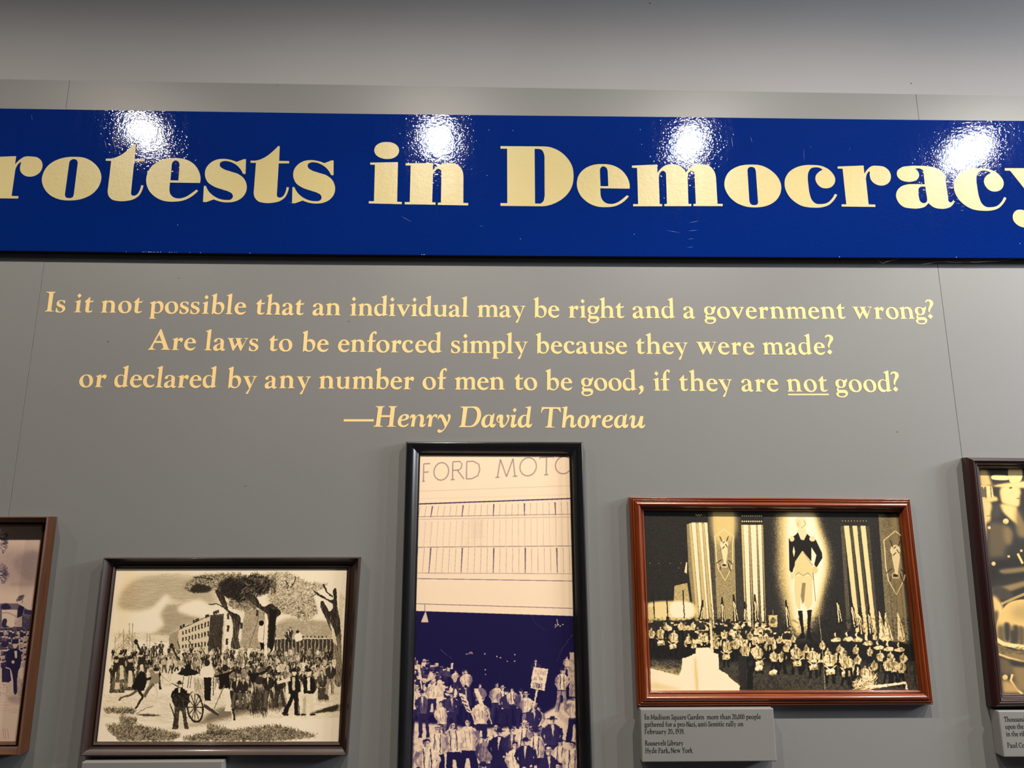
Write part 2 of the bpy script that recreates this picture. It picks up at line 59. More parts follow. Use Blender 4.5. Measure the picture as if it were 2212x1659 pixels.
QUOTE = {
 1: [['Is', [['I', -1.2121, 2.1718], ['s', -1.1808, 2.1717]]], ['it', [['i', -1.1319, 2.1714], ['t', -1.1067, 2.1713]]], ['not', [['n', -1.0618, 2.1711], ['o', -1.0163, 2.1709], ['t', -0.9763, 2.1707]]], ['possible', [['p', -0.9328, 2.1705], ['o', -0.8922, 2.1703], ['s', -0.8527, 2.1701], ['s', -0.8238, 2.1699], ['i', -0.7928, 2.1698], ['b', -0.7697, 2.1697], ['l', -0.7299, 2.1695], ['e', -0.7062, 2.1693]]], ['that', [['t', -0.6493, 2.1691], ['h', -0.6226, 2.1689], ['a', -0.579, 2.1687], ['t', -0.544, 2.1685]]], ['an', [['a', -0.497, 2.1683], ['n', -0.4621, 2.1681]]], ['individual', [['i', -0.3965, 2.1678], ['n', -0.3749, 2.1677], ['d', -0.3315, 2.1676], ['i', -0.2925, 2.1674], ['v', -0.2713, 2.1674], ['i', -0.2324, 2.1672], ['d', -0.2114, 2.1672], ['u', -0.1727, 2.167], ['a', -0.1299, 2.1669], ['l', -0.0957, 2.1668]]], ['may', [['m', -0.0525, 2.1666], ['a', 0.0073, 2.1665], ['y', 0.0413, 2.1665]]], ['be', [['b', 0.1002, 2.1664], ['e', 0.14, 2.1664]]], ['right', [['r', 0.195, 2.1664], ['i', 0.2254, 2.1664], ['g', 0.2471, 2.1664], ['h', 0.2806, 2.1663], ['t', 0.3241, 2.1663]]], ['and', [['a', 0.3704, 2.1664], ['n', 0.4054, 2.1665], ['d', 0.4497, 2.1667]]], ['a', [['a', 0.5095, 2.1668]]], ['government', [['g', 0.567, 2.167], ['o', 0.6024, 2.1671], ['v', 0.6405, 2.1672], ['e', 0.6816, 2.1673], ['r', 0.7165, 2.1674], ['n', 0.7483, 2.1676], ['m', 0.7929, 2.1678], ['e', 0.8545, 2.1681], ['n', 0.8889, 2.1683], ['t', 0.9335, 2.1685]]], ['wrong?', [['w', 0.9778, 2.1688], ['r', 1.0369, 2.1691], ['o', 1.0698, 2.1692], ['n', 1.108, 2.1694], ['g', 1.1511, 2.1697], ['?', 1.1829, 2.1699]]]],
 2: [['Are', [['A', -0.9258, 2.0693], ['r', -0.8635, 2.0692], ['e', -0.8314, 2.0691]]], ['laws', [['l', -0.7773, 2.0689], ['a', -0.7541, 2.0688], ['w', -0.7183, 2.0686], ['s', -0.6599, 2.0682]]], ['to', [['t', -0.6075, 2.0679], ['o', -0.5809, 2.0678]]], ['be', [['b', -0.5201, 2.0674], ['e', -0.4794, 2.0672]]], ['enforced', [['e', -0.4238, 2.0669], ['n', -0.3904, 2.0667], ['f', -0.3469, 2.0664], ['o', -0.3221, 2.0663], ['r', -0.2831, 2.0663], ['c', -0.253, 2.0662], ['e', -0.2178, 2.0661], ['d', -0.1836, 2.066]]], ['simply', [['s', -0.1219, 2.0659], ['i', -0.0928, 2.0658], ['m', -0.0722, 2.0657], ['p', -0.013, 2.0658], ['l', 0.026, 2.0658], ['y', 0.0472, 2.0658]]], ['because', [['b', 0.1058, 2.0658], ['e', 0.1463, 2.0659], ['c', 0.1807, 2.0659], ['a', 0.2143, 2.0659], ['u', 0.2497, 2.066], ['s', 0.2937, 2.066], ['e', 0.3217, 2.066]]], ['they', [['t', 0.3768, 2.0661], ['h', 0.4035, 2.0661], ['e', 0.4484, 2.0661], ['y', 0.4805, 2.0661]]], ['were', [['w', 0.5406, 2.0661], ['e', 0.5996, 2.0661], ['r', 0.6349, 2.0662], ['e', 0.6676, 2.0662]]], ['made?', [['m', 0.7211, 2.0664], ['a', 0.7828, 2.0666], ['d', 0.8191, 2.0668], ['e', 0.8612, 2.067], ['?', 0.894, 2.0672]]]],
 3: [['or', [['o', -1.0947, 1.9677], ['r', -1.0536, 1.9677]]], ['declared', [['d', -1.0036, 1.9677], ['e', -0.963, 1.9677], ['c', -0.9292, 1.9676], ['l', -0.8961, 1.9676], ['a', -0.8739, 1.9676], ['r', -0.8391, 1.9676], ['e', -0.8078, 1.9675], ['d', -0.7737, 1.9674]]], ['by', [['b', -0.7095, 1.9672], ['y', -0.6691, 1.9671]]], ['any', [['a', -0.6109, 1.9669], ['n', -0.5736, 1.9668], ['y', -0.5278, 1.9667]]], ['number', [['n', -0.4691, 1.9665], ['u', -0.4253, 1.9664], ['m', -0.3816, 1.9663], ['b', -0.3207, 1.9662], ['e', -0.2805, 1.9661], ['r', -0.2464, 1.966]]], ['of', [['o', -0.1959, 1.9659], ['f', -0.1567, 1.9658]]], ['men', [['m', -0.1105, 1.9657], ['e', -0.0509, 1.9656], ['n', -0.0185, 1.9656]]], ['to', [['t', 0.0482, 1.9655], ['o', 0.0732, 1.9655]]], ['be', [['b', 0.1312, 1.9654], ['e', 0.1716, 1.9654]]], ['good,', [['g', 0.2259, 1.9653], ['o', 0.2605, 1.9653], ['o', 0.2989, 1.9652], ['d', 0.3373, 1.9652], [',', 0.3782, 1.9651]]], ['if', [['i', 0.4195, 1.9651], ['f', 0.4404, 1.965]]], ['they', [['t', 0.4892, 1.9649], ['h', 0.5164, 1.9648], ['e', 0.5618, 1.9647], ['y', 0.5945, 1.9646]]], ['are', [['a', 0.656, 1.9645], ['r', 0.6924, 1.9644], ['e', 0.7253, 1.9644]]], ['not', [['n', 0.7788, 1.9644], ['o', 0.8248, 1.9645], ['t', 0.8653, 1.9645]]], ['good?', [['g', 0.9111, 1.9646], ['o', 0.947, 1.9647], ['o', 0.9866, 1.9648], ['d', 1.0262, 1.965], ['?', 1.0636, 1.9651]]]],
 4: [['Henry', [['H', -0.3207, 1.8655], ['e', -0.2582, 1.8654], ['n', -0.2268, 1.8653], ['r', -0.183, 1.8652], ['y', -0.154, 1.8652]]], ['David', [['D', -0.0978, 1.865], ['a', -0.0391, 1.865], ['v', 0.0006, 1.865], ['i', 0.0364, 1.8651], ['d', 0.0563, 1.8651]]], ['Thoreau', [['T', 0.1182, 1.8651], ['h', 0.1729, 1.8651], ['o', 0.2141, 1.8651], ['r', 0.2484, 1.8651], ['e', 0.2789, 1.865], ['a', 0.3109, 1.865], ['u', 0.3513, 1.865]]]],
}
UNDERLINE = [[0.7803, 1.95813], [0.8908, 1.95902], [0.89041, 1.95472], [0.77998, 1.95397]]
DASH = [[-0.3985, 1.88507], [-0.3205, 1.88536], [-0.32098, 1.87923], [-0.39942, 1.87894]]
BAN = {'z': 2.33443, 'y': -0.024, 'tilt': -0.01047}
BAN_B = [[-1.3342, 0.0016], [-0.8787, -0.0006], [-0.4187, -0.0008], [0.0411, -0.0003], [0.5162, 0.0012], [0.9914, 0.0035], [1.4617, 0.0064]]
BAN_T = [[-1.3915, 0.4211], [-0.9172, 0.42], [-0.438, 0.4192], [0.0409, 0.4204], [0.5358, 0.4223], [1.0306, 0.4227], [1.5202, 0.4245]]
FONT_BANNER = {
 'o': '798 1294 836 1294 874 1293 913 1292 951 1290 990 1286 1028 1280 1066 1271 1103 1260 1139 1247 1173 1232 1208 1215 1241 1196 1274 1176 1307 1154 1338 1130 1368 1105 1391 1083 1415 1061 1437 1037 1459 1012 1480 987 1499 960 1517 933 1534 904 1546 881 1557 856 1567 831 1576 806 1584 781 1591 755 1597 729 1601 703 1603 677 1605 650 1604 623 1603 597 1600 571 1596 545 1591 520 1586 494 1576 461 1565 429 1552 397 1537 367 1520 337 1502 309 1483 282 1463 256 1436 226 1408 199 1378 174 1347 151 1314 130 1281 110 1246 92 1212 76 1168 58 1124 42 1078 30 1032 20 984 12 937 7 889 3 841 1 804 0 766 0 728 1 690 4 653 8 615 14 577 21 540 31 506 41 473 53 439 66 406 80 374 96 342 113 311 132 281 153 255 175 228 197 203 221 178 246 155 272 133 300 112 329 93 358 78 386 63 414 49 443 37 473 26 503 17 533 9 564 4 594 1 623 0 652 0 680 2 708 6 736 10 764 16 792 22 818 31 848 41 878 53 907 66 935 81 962 97 988 113 1013 131 1037 155 1064 180 1089 207 1112 235 1133 264 1153 294 1172 325 1189 357 1205 383 1217 410 1229 438 1239 466 1248 494 1256 523 1263 552 1270 581 1276 608 1280 634 1284 661 1287 689 1290 716 1291 743 1293 771 1293|799 1226 816 1224 832 1221 849 1215 864 1207 878 1197 889 1184 897 1169 904 1153 909 1136 913 1118 917 1099 918 175 916 159 914 143 910 128 905 114 897 101 887 91 876 84 863 78 849 73 835 70 820 69 806 68 792 68 777 69 761 72 747 76 732 81 719 89 708 99 698 111 691 125 685 140 681 155 677 171 674 187 679 1081 680 1098 681 1114 682 1129 685 1144 690 1159 696 1172 705 1184 715 1195 727 1204 740 1212 754 1218 769 1223 784 1225',
 't': '735 1708 776 1708 787 1261 1062 1257 1069 1189 781 1185 788 244 792 228 797 214 803 200 811 188 822 178 834 170 849 166 863 164 877 163 892 165 906 169 919 175 932 183 944 192 955 201 965 212 974 223 982 236 990 249 996 263 1002 277 1007 291 1013 306 1020 326 1025 346 1030 367 1034 389 1037 411 1039 433 1042 455 1044 477 1106 470 1103 451 1101 432 1098 413 1096 395 1092 376 1089 357 1084 339 1079 321 1073 301 1067 282 1060 262 1052 243 1044 224 1034 206 1024 189 1013 172 1000 156 986 141 971 127 955 113 939 101 922 89 905 78 887 68 863 55 838 45 812 36 785 29 758 23 731 17 703 13 676 9 649 6 622 3 595 1 568 0 541 0 514 1 486 3 459 7 438 10 416 13 394 16 373 21 351 26 331 33 310 42 291 53 276 64 262 76 248 88 235 102 223 116 211 131 201 147 191 163 183 178 177 194 172 211 167 227 163 244 160 261 157 278 154 296 155 1192 7 1193 0 1258 20 1258 41 1257 61 1257 81 1257 102 1258 122 1259 142 1262 161 1265 191 1271 220 1280 249 1291 277 1302 305 1316 332 1330 358 1345 385 1361 412 1380 439 1400 465 1421 490 1443 515 1466 539 1490 563 1514 586 1538 606 1558 625 1579 644 1600 662 1621 681 1642 699 1664 717 1686',
 'e': '1474 561 652 563 656 372 658 353 661 333 665 314 669 295 674 277 680 259 688 241 697 224 706 210 717 196 728 183 740 170 753 159 766 148 780 138 794 129 810 121 827 114 844 108 862 104 880 101 898 99 916 98 933 97 954 97 975 99 995 102 1015 106 1035 112 1055 118 1075 125 1094 133 1117 143 1139 155 1160 168 1181 183 1201 198 1221 214 1241 230 1261 246 1279 260 1296 274 1313 289 1329 304 1346 319 1362 335 1378 350 1395 366 1443 326 1426 306 1408 285 1390 265 1372 245 1354 226 1335 207 1315 189 1295 172 1271 153 1247 135 1221 118 1196 102 1169 87 1143 73 1115 60 1087 48 1054 37 1020 27 985 19 949 13 914 8 878 5 842 2 806 1 766 0 726 0 687 1 647 4 607 9 567 16 528 25 489 37 457 49 425 63 393 77 362 94 331 112 301 131 272 152 245 175 220 197 196 220 173 244 150 269 129 295 110 323 91 351 75 380 63 405 51 430 41 455 32 481 24 508 17 534 11 561 7 588 4 612 1 637 0 661 0 686 1 710 2 734 5 758 8 782 13 810 20 838 27 865 36 892 46 919 58 944 70 969 84 993 99 1017 115 1039 133 1060 151 1081 171 1100 191 1119 212 1136 233 1153 258 1171 285 1188 312 1203 340 1217 369 1230 398 1242 427 1252 457 1262 493 1272 530 1280 567 1286 605 1291 642 1294 681 1296 719 1296 757 1296 792 1295 827 1293 862 1290 898 1287 933 1281 968 1274 1002 1265 1036 1254 1068 1242 1098 1228 1129 1213 1159 1196 1188 1178 1216 1158 1243 1137 1269 1113 1290 1092 1310 1070 1329 1047 1347 1023 1365 998 1381 972 1396 946 1410 919 1422 893 1433 866 1444 838 1453 810 1461 781 1468 753 1473 724 1476 695 1478 678 1478 661 1479 645 1478 628 1477 611 1476 594 1475 577|660 629 654 1060 654 1080 655 1099 656 1117 659 1135 663 1152 669 1167 678 1181 688 1194 700 1205 712 1214 726 1222 741 1226 756 1228 771 1226 785 1221 799 1214 812 1205 825 1195 836 1183 846 1169 855 1154 861 1137 866 1120 869 1101 872 1082 874 1063 879 628',
 's': '1032 1291 1093 1292 1112 849 1049 848 1037 870 1025 892 1013 914 1001 936 988 957 975 977 960 997 945 1016 927 1037 908 1057 888 1076 867 1094 846 1111 824 1127 802 1142 779 1156 756 1169 732 1181 708 1192 684 1202 659 1211 634 1218 609 1223 584 1227 563 1229 543 1231 522 1231 502 1230 482 1227 463 1222 446 1215 429 1207 413 1197 399 1185 390 1170 385 1152 383 1133 385 1113 390 1094 397 1075 406 1059 419 1045 433 1033 449 1022 465 1012 480 1001 505 986 531 973 557 962 584 953 612 945 639 937 667 928 693 919 725 908 756 899 788 889 820 880 851 870 882 859 912 845 941 828 962 815 982 801 1002 786 1021 771 1039 754 1057 737 1073 718 1089 699 1103 678 1116 656 1127 633 1138 610 1147 586 1155 562 1162 537 1167 513 1172 487 1174 461 1175 435 1175 409 1174 383 1171 357 1166 332 1160 308 1152 284 1143 261 1132 238 1120 217 1106 196 1092 176 1077 157 1061 139 1043 122 1024 107 1005 92 984 79 963 66 942 55 919 45 897 36 871 26 844 19 817 13 790 8 762 5 734 2 706 1 678 0 656 0 635 1 613 2 592 4 570 6 549 9 527 12 506 17 480 22 455 29 429 37 404 46 379 55 354 64 329 74 304 85 106 3 20 6 3 480 55 481 64 461 74 442 83 423 93 404 104 386 115 368 126 350 139 333 153 315 168 297 184 280 200 264 216 248 234 233 251 218 269 204 290 189 311 174 333 160 355 147 378 135 401 124 424 114 448 105 471 97 495 90 518 84 542 79 566 75 590 72 614 70 638 70 658 69 679 69 700 69 720 70 739 73 757 79 773 90 786 102 798 115 808 130 815 147 819 164 819 186 814 207 806 228 796 248 784 262 770 275 755 285 738 294 722 303 705 312 684 322 663 332 641 340 619 347 596 354 574 360 551 367 529 375 496 386 462 397 428 408 395 418 361 430 328 443 296 457 264 474 242 486 220 499 198 512 177 526 156 541 136 557 117 574 100 593 85 614 70 635 57 657 45 681 35 705 25 729 17 754 11 779 6 803 3 826 1 850 0 874 0 898 2 921 5 944 9 967 16 991 24 1014 33 1037 44 1058 57 1079 70 1100 84 1119 99 1138 115 1156 132 1173 151 1189 170 1204 190 1218 211 1231 232 1242 253 1253 279 1264 306 1272 333 1279 361 1285 389 1289 418 1291 446 1293 475 1294 499 1293 523 1292 547 1290 571 1287 595 1283 619 1278 643 1273 667 1268 690 1262 712 1256 734 1248 756 1241 778 1233 800 1225 822 1216 844 1208',
 'i': '435 1864 458 1864 481 1863 505 1862 528 1860 551 1856 574 1851 596 1844 618 1836 636 1827 655 1817 672 1807 690 1796 706 1783 721 1769 735 1754 748 1737 757 1722 765 1706 772 1689 779 1672 784 1654 787 1636 789 1618 790 1600 789 1584 787 1568 784 1552 780 1537 775 1521 769 1507 762 1492 752 1475 740 1459 727 1443 712 1430 697 1417 681 1405 664 1394 647 1384 626 1374 604 1366 582 1359 559 1354 536 1351 513 1349 489 1347 466 1347 443 1347 420 1348 397 1350 373 1353 350 1358 328 1363 305 1371 283 1379 266 1388 248 1396 231 1406 214 1416 197 1428 182 1440 168 1454 154 1469 144 1483 134 1498 124 1514 116 1530 109 1546 103 1563 99 1581 96 1598 96 1616 97 1633 100 1650 104 1667 109 1683 116 1699 123 1714 131 1729 142 1746 155 1762 169 1776 185 1789 201 1801 218 1812 236 1822 253 1831 274 1840 296 1847 319 1853 342 1857 365 1860 388 1862 411 1863|0 1231 770 1256 783 68 913 65 912 0 6 12 6 77 147 79 133 1168 2 1171',
 'n': '0 1238 756 1259 764 1042 778 1059 793 1076 807 1092 822 1108 838 1124 853 1138 870 1152 887 1165 906 1178 926 1190 946 1201 967 1212 988 1221 1010 1229 1032 1237 1054 1243 1079 1250 1105 1256 1131 1261 1158 1264 1184 1266 1211 1267 1237 1266 1263 1264 1289 1261 1315 1258 1341 1253 1366 1247 1391 1239 1415 1229 1439 1217 1461 1203 1478 1189 1495 1174 1511 1157 1526 1139 1540 1120 1552 1101 1564 1081 1575 1060 1585 1036 1593 1010 1600 984 1605 958 1608 931 1611 904 1613 876 1615 848 1623 76 1758 70 1756 0 922 7 923 75 1006 76 1004 932 1004 951 1004 971 1004 989 1001 1007 997 1024 990 1039 980 1053 968 1063 955 1073 940 1079 925 1084 910 1085 896 1083 882 1079 869 1071 857 1063 845 1053 834 1043 821 1031 811 1016 801 1001 793 985 786 968 779 950 773 932 767 914 764 81 857 78 855 12 12 13 10 80 148 82 142 1174 2 1177',
 'D': '0 1800 1129 1807 1158 1807 1187 1808 1216 1808 1245 1807 1273 1805 1302 1803 1331 1799 1359 1795 1394 1787 1428 1778 1462 1767 1495 1755 1528 1741 1561 1726 1593 1710 1624 1692 1655 1672 1686 1650 1716 1627 1745 1603 1773 1577 1800 1550 1826 1522 1851 1493 1873 1465 1895 1436 1915 1407 1934 1376 1953 1345 1969 1313 1984 1280 1998 1246 2011 1206 2022 1164 2031 1121 2037 1078 2042 1035 2044 991 2046 948 2045 904 2044 863 2041 822 2036 781 2030 740 2022 699 2013 660 2001 620 1987 582 1970 542 1951 504 1930 466 1907 430 1882 395 1855 361 1828 329 1799 298 1770 269 1739 241 1707 216 1674 191 1640 168 1606 147 1571 127 1535 108 1501 91 1467 76 1433 61 1398 48 1363 37 1327 27 1291 18 1255 11 1233 8 1212 6 1190 4 1168 2 1146 1 1125 1 1103 0 1081 0 6 1 6 81 194 83 186 1725 0 1723|960 1728 1057 1729 1077 1726 1095 1724 1114 1719 1131 1714 1148 1706 1163 1696 1177 1682 1188 1666 1198 1649 1206 1630 1212 1611 1219 1591 1224 1571 1230 1550 1234 1527 1236 1505 1238 1482 1238 1459 1238 1436 1238 1413 1237 1389 1232 423 1233 401 1233 380 1233 359 1232 337 1231 316 1229 295 1226 274 1222 254 1218 234 1214 214 1210 195 1204 176 1196 158 1186 141 1173 126 1159 112 1142 100 1125 89 1108 79 963 79',
 'm': '6 1225 715 1265 717 1013 734 1037 752 1062 770 1086 789 1109 808 1131 828 1152 850 1172 873 1190 891 1203 910 1215 930 1227 949 1237 970 1247 990 1255 1011 1263 1032 1269 1053 1274 1075 1277 1096 1279 1118 1280 1139 1281 1161 1280 1182 1278 1203 1276 1227 1272 1251 1267 1275 1261 1298 1254 1321 1246 1343 1236 1365 1225 1385 1212 1407 1195 1426 1177 1445 1156 1462 1134 1478 1111 1494 1087 1509 1063 1523 1038 1538 1059 1553 1080 1568 1100 1584 1121 1600 1140 1617 1158 1635 1176 1654 1192 1673 1206 1692 1220 1711 1232 1731 1244 1752 1254 1773 1264 1794 1272 1815 1279 1840 1285 1865 1289 1890 1291 1915 1292 1940 1292 1965 1291 1990 1288 2015 1286 2039 1283 2062 1280 2086 1276 2110 1272 2133 1266 2155 1258 2177 1249 2197 1237 2216 1224 2234 1209 2251 1192 2266 1174 2281 1155 2294 1135 2307 1115 2318 1093 2329 1067 2339 1040 2346 1012 2352 984 2356 955 2360 925 2363 895 2365 865 2363 101 2511 98 2504 32 1683 26 1689 89 1756 90 1765 903 1768 922 1770 941 1772 960 1772 978 1771 995 1767 1012 1762 1027 1754 1041 1744 1053 1732 1063 1720 1073 1706 1079 1692 1083 1677 1082 1661 1078 1647 1072 1632 1064 1619 1054 1606 1042 1596 1028 1587 1012 1580 994 1575 976 1570 956 1566 936 1563 916 1548 88 1629 86 1624 22 870 14 877 77 947 78 959 939 959 956 959 973 958 990 956 1005 952 1020 946 1034 938 1046 927 1056 916 1065 903 1072 889 1077 875 1079 860 1077 846 1071 832 1063 819 1052 807 1041 795 1029 783 1013 774 996 767 978 761 959 757 939 754 918 752 897 749 876 743 76 813 73 808 9 0 0 2 64 142 66 148 1155 3 1159',
 'c': '1405 424 1467 392 1454 370 1442 349 1429 329 1415 308 1402 288 1387 268 1373 248 1357 230 1339 208 1319 188 1300 167 1279 148 1258 129 1236 112 1214 95 1190 81 1166 68 1141 56 1116 47 1090 38 1064 31 1037 24 1011 19 985 13 954 8 923 4 892 2 861 0 831 0 800 0 769 1 738 2 702 4 665 7 628 10 591 14 555 20 519 27 485 36 450 48 420 60 391 74 362 89 334 106 307 124 281 143 255 163 231 184 208 205 186 227 165 250 145 274 126 299 108 325 91 351 76 379 62 407 49 436 38 466 27 497 18 528 11 560 5 592 2 624 0 653 0 682 1 711 3 740 7 770 12 799 18 827 27 856 37 883 48 910 61 936 75 962 90 986 106 1011 124 1034 142 1056 163 1078 186 1099 210 1119 235 1137 260 1154 286 1170 313 1185 339 1200 370 1215 401 1228 432 1240 464 1250 496 1260 529 1268 561 1275 594 1281 625 1286 656 1290 688 1293 719 1294 750 1295 781 1295 812 1295 844 1294 875 1294 906 1293 937 1291 969 1289 1000 1286 1030 1281 1060 1275 1090 1268 1116 1259 1142 1250 1167 1239 1192 1228 1216 1215 1240 1202 1262 1186 1284 1170 1300 1156 1316 1141 1331 1126 1346 1110 1360 1093 1373 1075 1385 1057 1397 1038 1407 1019 1417 1000 1427 980 1435 960 1442 939 1448 917 1451 895 1452 873 1451 854 1449 834 1445 815 1440 795 1434 776 1426 758 1417 740 1408 724 1397 708 1386 692 1373 678 1360 664 1346 652 1331 640 1315 629 1298 620 1280 612 1262 605 1244 599 1225 595 1206 591 1188 589 1168 587 1148 587 1128 588 1109 590 1089 593 1071 598 1052 604 1035 612 1017 622 1000 634 984 648 969 663 956 680 943 697 932 715 922 734 914 751 906 769 900 787 894 805 890 824 888 844 887 863 887 883 890 903 894 922 900 942 908 962 916 980 926 999 937 1016 949 1032 962 1046 976 1060 991 1073 1006 1085 1021 1097 1037 1108 1053 1118 1069 1128 1086 1137 1103 1146 1119 1155 1107 1165 1094 1175 1081 1185 1067 1194 1053 1202 1038 1208 1022 1214 1005 1219 987 1222 970 1224 952 1225 933 1225 915 1224 897 1222 878 1220 859 1217 840 1213 822 1207 805 1199 788 1189 774 1177 761 1163 749 1148 738 1131 728 1114 718 1097 710 1080 700 1058 693 1036 687 1013 683 990 679 966 677 943 674 920 672 897 670 872 668 847 668 822 668 797 669 772 670 748 671 723 671 698 672 659 673 619 674 580 675 540 677 501 681 462 686 424 693 386 697 365 701 343 705 322 710 301 716 280 723 260 731 241 741 223 751 208 761 194 772 180 785 167 797 155 811 144 825 134 841 126 858 119 876 114 895 111 914 109 934 109 954 109 974 110 993 111 1017 113 1041 116 1066 120 1090 126 1114 132 1137 141 1160 151 1182 162 1201 174 1219 188 1237 202 1254 218 1270 234 1286 251 1301 269 1316 287 1329 302 1341 319 1352 336 1363 353 1374 370 1385 388 1395 406',
 'r': '2 1213 749 1253 748 998 759 1014 769 1031 780 1047 790 1063 802 1079 813 1094 825 1109 838 1124 853 1140 869 1156 885 1172 901 1186 918 1200 936 1213 955 1224 974 1234 996 1242 1020 1248 1043 1251 1067 1252 1091 1252 1115 1251 1139 1249 1162 1248 1186 1247 1210 1245 1234 1243 1257 1240 1281 1236 1303 1231 1325 1223 1346 1213 1366 1202 1385 1189 1403 1174 1420 1158 1436 1141 1450 1122 1462 1102 1473 1082 1481 1063 1487 1043 1493 1022 1497 1001 1499 980 1500 959 1500 937 1498 915 1495 896 1491 876 1485 856 1479 837 1471 818 1462 800 1452 782 1441 765 1429 750 1415 737 1401 724 1387 711 1371 700 1355 690 1339 681 1322 673 1305 666 1288 660 1270 655 1252 651 1234 648 1216 647 1198 646 1180 646 1160 648 1140 651 1120 655 1101 660 1082 667 1064 675 1046 684 1030 694 1012 706 995 720 979 735 964 751 950 768 938 786 927 805 918 825 912 843 908 861 904 880 902 899 901 919 900 938 900 958 901 977 902 996 905 1014 907 1033 911 1052 914 1071 880 1074 869 1061 857 1047 846 1034 836 1020 826 1005 818 990 809 973 802 955 796 936 791 917 787 898 783 879 780 860 777 840 780 75 968 69 964 0 9 1 15 66 148 68 140 1148 0 1150',
 'a': '1631 283 1625 176 1612 160 1599 144 1585 128 1571 113 1557 99 1542 86 1526 73 1509 63 1492 53 1474 45 1456 37 1438 30 1420 24 1401 19 1380 14 1359 10 1338 7 1317 5 1295 4 1274 4 1253 4 1232 5 1211 6 1189 7 1168 9 1147 11 1127 15 1106 20 1086 25 1067 33 1050 41 1034 50 1018 60 1003 71 988 82 974 94 960 106 947 119 935 132 922 145 910 159 899 173 886 157 873 142 860 127 847 113 833 99 819 86 804 74 782 60 759 49 735 39 711 31 686 25 661 20 636 15 612 10 582 5 553 2 523 0 494 0 464 1 435 2 406 5 377 8 349 11 321 14 294 17 266 22 239 28 213 35 188 45 165 58 145 72 126 88 108 105 91 123 76 143 62 164 49 185 38 208 29 228 21 249 14 271 8 293 4 316 1 339 0 362 1 385 4 406 7 427 13 448 19 469 27 489 36 509 46 528 57 547 69 564 82 581 96 597 112 612 128 627 144 640 161 653 178 665 201 678 224 689 248 698 272 706 297 713 322 719 346 725 371 730 401 735 430 738 460 740 490 741 519 742 549 742 579 741 608 742 640 742 672 742 703 741 735 740 766 739 798 738 830 737 861 736 863 1024 866 1047 868 1069 869 1091 868 1113 865 1133 859 1151 850 1168 839 1182 826 1193 812 1202 796 1210 780 1217 763 1222 745 1225 726 1226 707 1226 688 1223 669 1220 649 1216 630 1211 643 1200 656 1189 669 1177 681 1164 692 1151 702 1137 710 1121 716 1103 722 1084 726 1065 728 1045 728 1024 725 1004 721 986 714 967 705 949 695 932 684 916 671 900 658 886 643 873 627 862 609 852 591 844 572 837 553 832 535 826 516 821 493 816 469 812 445 810 422 808 398 808 375 810 352 812 329 815 308 820 286 824 264 830 243 837 222 845 203 855 184 866 168 880 154 894 141 908 130 923 119 940 110 957 102 976 97 995 94 1014 93 1036 94 1057 97 1079 102 1100 109 1121 119 1141 130 1158 142 1173 157 1187 172 1200 189 1211 205 1222 223 1233 240 1242 266 1256 294 1266 322 1274 350 1279 379 1284 408 1287 437 1291 466 1294 496 1298 525 1300 555 1302 585 1302 615 1303 645 1303 674 1303 704 1303 747 1303 789 1303 832 1304 875 1303 917 1302 959 1299 1001 1295 1042 1289 1076 1283 1111 1276 1145 1269 1179 1261 1212 1252 1244 1240 1275 1227 1305 1210 1323 1199 1342 1187 1360 1174 1378 1160 1395 1146 1410 1130 1424 1113 1436 1094 1444 1077 1451 1058 1456 1039 1461 1020 1464 1000 1468 979 1470 959 1478 313 1476 294 1475 276 1475 258 1478 242 1485 228 1498 214 1514 203 1532 198 1551 199 1568 208 1585 221 1601 240 1616 260|867 673 880 306 878 285 875 264 871 244 863 225 852 208 836 193 817 181 797 172 776 167 755 166 737 170 719 177 703 188 689 201 677 215 667 230 661 246 657 264 654 282 652 302 650 321 648 339 646 361 644 383 643 405 643 428 644 450 645 473 648 495 651 518 654 536 656 555 659 574 663 593 670 610 680 626 695 641 713 653 732 663 753 671',
 'y': '10 1798 1045 1811 1035 1738 872 1736 1202 1134 1463 1743 1291 1741 1302 1814 1679 1819 1668 1746 1548 1744 977 523 959 480 940 437 921 394 900 353 878 313 853 274 826 237 796 203 769 176 741 150 712 126 682 103 651 82 619 63 586 47 553 33 521 22 489 13 456 7 424 2 391 0 359 0 328 2 297 7 273 13 250 19 226 27 204 37 182 48 161 60 142 74 124 90 108 106 94 123 80 141 67 160 56 181 47 202 41 224 36 248 35 267 35 288 36 308 38 329 42 349 48 370 56 389 65 408 76 426 88 444 101 461 116 477 132 491 148 504 166 515 185 523 205 530 226 534 246 536 267 537 287 537 309 536 331 533 353 529 374 523 394 516 413 506 431 495 448 482 462 466 472 446 480 424 486 401 493 378 501 357 512 338 527 324 543 313 560 303 578 295 597 289 617 286 637 286 657 290 674 296 690 306 706 319 720 333 734 349 747 365 760 381 773 397 788 415 801 434 814 454 826 474 837 495 848 516 858 537 869 558 153 1721 0 1725',
}
BANNER_TEXT = [['r', -1.4025, 0.1513], ['o', -1.2492, 0.1472], ['t', -1.0826, 0.1466], ['e', -0.9663, 0.1468], ['s', -0.8078, 0.1464], ['t', -0.6855, 0.1456], ['s', -0.5655, 0.1457], ['i', -0.3543, 0.1465], ['n', -0.2559, 0.1448], ['D', 0.0086, 0.1445], ['e', 0.222, 0.1438], ['m', 0.3776, 0.1474], ['o', 0.6366, 0.1478], ['c', 0.8072, 0.1487], ['r', 0.9623, 0.153], ['a', 1.1209, 0.1491], ['c', 1.289, 0.1446], ['y', 1.4425, 0.0955]]
